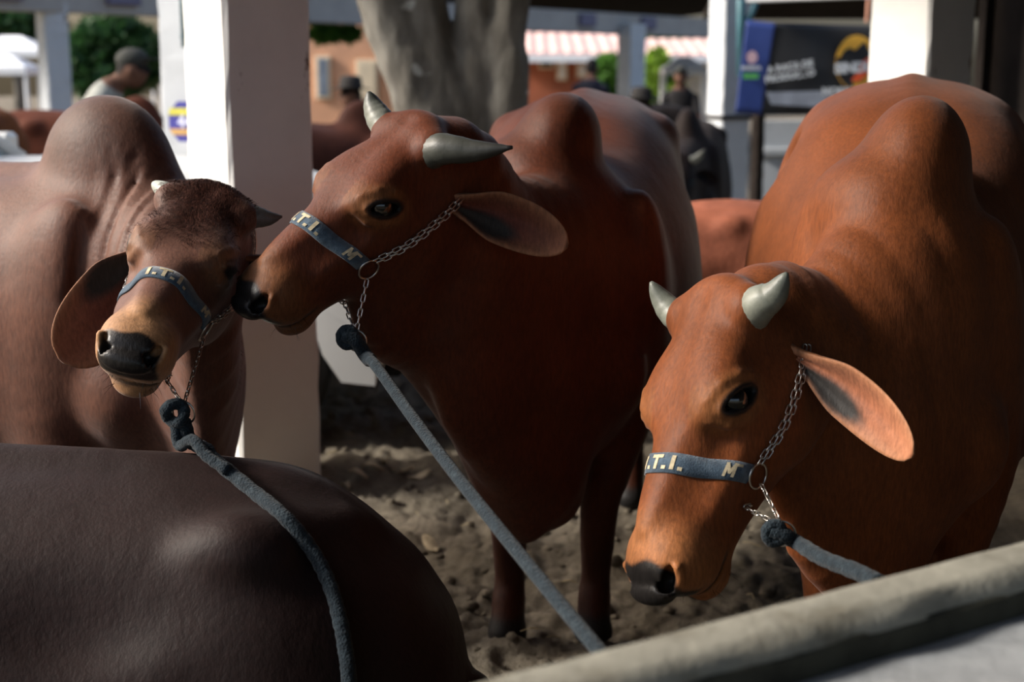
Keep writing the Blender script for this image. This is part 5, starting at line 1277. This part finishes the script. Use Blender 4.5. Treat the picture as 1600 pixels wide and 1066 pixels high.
def person(label, u, vtop, Y, rz, lean, head_turn, shirt, hat, skin=(.12, .06, .04), hgt=1.70, arm=(.25, .1), hair=(.01, .008, .008)):
    """standing figure, one skin; lean bends the trunk forward at the hips; its size and knee bend follow from where the head is"""
    gz = float(ground_z(0, Y)); top = at(u, vtop, Y); H = 1.0
    L = math.radians(lean); s = hgt / 1.70
    want = (top.z - gz) / s; drop = max(0, (.90 + .80 * math.cos(L)) - want)                # knees bend by this much
    hip = Vector((0, 0, .90 - drop)); up = Vector((math.sin(L), 0, math.cos(L))); fw = Vector((math.cos(L), 0, -math.sin(L)))
    T = lambda a, b, c: hip + up * a + fw * b + Vector((0, c, 0))
    f = Field(axis_coords([(-.5, 1.0, .014)]), axis_coords([(-.42, .42, .014)]), axis_coords([(-.02, 1.80, .014)]))
    fxu = tuple(fw)
    f.sweep([T(-.06, 0, 0), T(.12, 0, 0), T(.30, .01, 0), T(.45, 0, 0), T(.52, -.01, 0)], [.165, .150, .165, .175, .10], [.115, .10, .115, .105, .07], [fxu] * 5, k=.03)
    f.seg(T(.50, 0, 0), T(.62, .02, 0), .055, .058, .052, .055, fxu, k=.03)
    hc = T(.70, .04, 0); f.ell(hc, (.098, .078, .118), .02); f.ell(hc + up * -.05 + Vector((.04, 0, 0)), (.055, .055, .07), .03)
    f.ell(hc + Vector((.098, 0, -.015)), (.018, .014, .024), .012)
    for sg in (1, -1):
        f.ell(hc + Vector((.0, sg * .078, -.01)), (.018, .010, .03), .008); f.ell(hc + Vector((.088, sg * .032, .012)), (.016, .018, .012), .01, op='-')
        kx = math.sqrt(max(0, .44 ** 2 - ((.90 - drop - .08) / 2) ** 2)); kz = (.90 - drop + .08) / 2
        f.sweep([T(-.03, 0, sg * .09), (kx * .9 + .02, sg * .10, kz + .02), (-.02, sg * .105, .10)], [.090, .062, .042], [.095, .066, .046], [(1, 0, 0)] * 3, k=.03)
        f.seg((-.03, sg * .105, .045), (.13, sg * .115, .035), .042, .045, .040, .032, k=.03)
        sh = T(.43, 0, sg * .185); el = sh + Vector((arm[0] * .55, sg * .05, -.27)); ha = el + Vector((arm[0] * .9 + .03, -sg * .02, -.22 + arm[1]))
        f.sweep([sh, el, ha], [.056, .044, .030], [.060, .046, .032], k=.025)
        dh = (ha - el).normalized(); f.ell(ha + dh * .055, (.040, .022, .048), .02)
        for q in range(4): a = ha + dh * .09 + Vector((.030 - .02 * q, 0, .0)); f.seg(a, a + dh * (.055 + .012 * (q in (1, 2))) + Vector((0, -sg * .012, 0)), .010, .010, .008, .008, k=.008)
        f.seg(ha + dh * .03 + Vector((.03, 0, 0)), ha + dh * .085 + Vector((.055, -sg * .01, 0)), .011, .011, .009, .009, k=.01)
    A, F = f.mesh(1); n_ = len(A); C = np.repeat(np.array([shirt], float), n_, 0)
    rel = (A - np.array(hip)); a_up = rel @ np.array(up); a_fw = rel @ np.array(fw)
    C = lerp(C, (.03, .032, .042), ((a_up < -.02) & (np.abs(A[:, 1]) < .19)).astype(float)); C = lerp(C, (.015, .012, .01), (A[:, 2] < .085).astype(float))
    hd = (a_up > .535).astype(float); C = lerp(C, skin, hd); C = lerp(C, hair, hd * ((a_up > .73) | ((a_fw < .0) & (a_up > .62))).astype(float))
    for sg in (1, -1):
        sh = T(.43, 0, sg * .185); el = sh + Vector((arm[0] * .55, sg * .05, -.27)); d = np.linalg.norm(A - np.array(el + Vector((arm[0] * .45, 0, -.16 + arm[1] * .6))), axis=1); C = lerp(C, skin, (d < .19).astype(float) * (np.abs(A[:, 1]) > .15))
    root = empty('person', (top.x, Y, gz), math.radians(rz)); root.scale = (s, s, s)
    mesh_obj('body', A, F, M['figure'], root, True, C); tag(root, label, 'person')
    off = Matrix.Rotation(math.radians(rz), 3, 'Z') @ Vector((hc.x, 0, 0)) * s; root.location = (top.x - off.x, Y - off.y, gz)
    if hat == 'cap':
        mb = MB(); mb.sphere((0, 0, 0), (.106, .086, .075), 16, 8); o = mb.build('cap', M['cap'], root, True); o.location = hc + Vector((0, 0, .06))
        MB().prism([(.07, -.07), (.15, -.06), (.18, 0), (.15, .06), (.07, .07)], .012).build('peak', M['cap'], o)
    elif hat == 'hat':
        mb = MB(); v, ff = [], []; N = 24; pr_ = [(.17, .0), (.175, .008), (.11, .015), (.102, .05), (.09, .12), (.05, .135), (.0, .125)]
        for r, z in pr_:
            for k in range(N): a = 2 * math.pi * k / N; v.append((r * math.cos(a) * 1.05, r * math.sin(a), z + .025 * (math.sin(a) ** 2) * (r > .15)))
        for i in range(len(pr_) - 1):
            for k in range(N): ff.append((i * N + k, i * N + (k + 1) % N, (i + 1) * N + (k + 1) % N, (i + 1) * N + k))
        o = mb.add(v, ff).build('hat', M['hat'], root, True); o.location = hc + Vector((0, 0, .05)); sl = o.modifiers.new('felt', 'SOLIDIFY'); sl.thickness = .006
    return root
person('person in a grey shirt and dark cap leaning forward behind the left hump', 206, 82, 10.0, 6, 36, 0, (.27, .28, .255), 'cap', hgt=1.85, arm=(.35, .12))
person('person in dark navy shirt seen from behind under the tiled roof', 925, 92, 19.0, 70, 8, 0, (.012, .013, .024), None, hgt=1.72)
person('person in black standing before the bright canopy', 1064, 106, 17.5, -100, 4, 0, (.010, .009, .010), 'cap', hgt=1.62)
person('person in dark hat stooping behind the middle cow, left of the pale pillar', 1002, 148, 13.6, -20, 30, 0, (.016, .011, .010), 'hat', hgt=1.66)
person('person in black hat half hidden behind the dark cow by the peach house', 548, 131, 13.0, 190, 25, 0, (.012, .010, .010), 'hat', hgt=1.66)
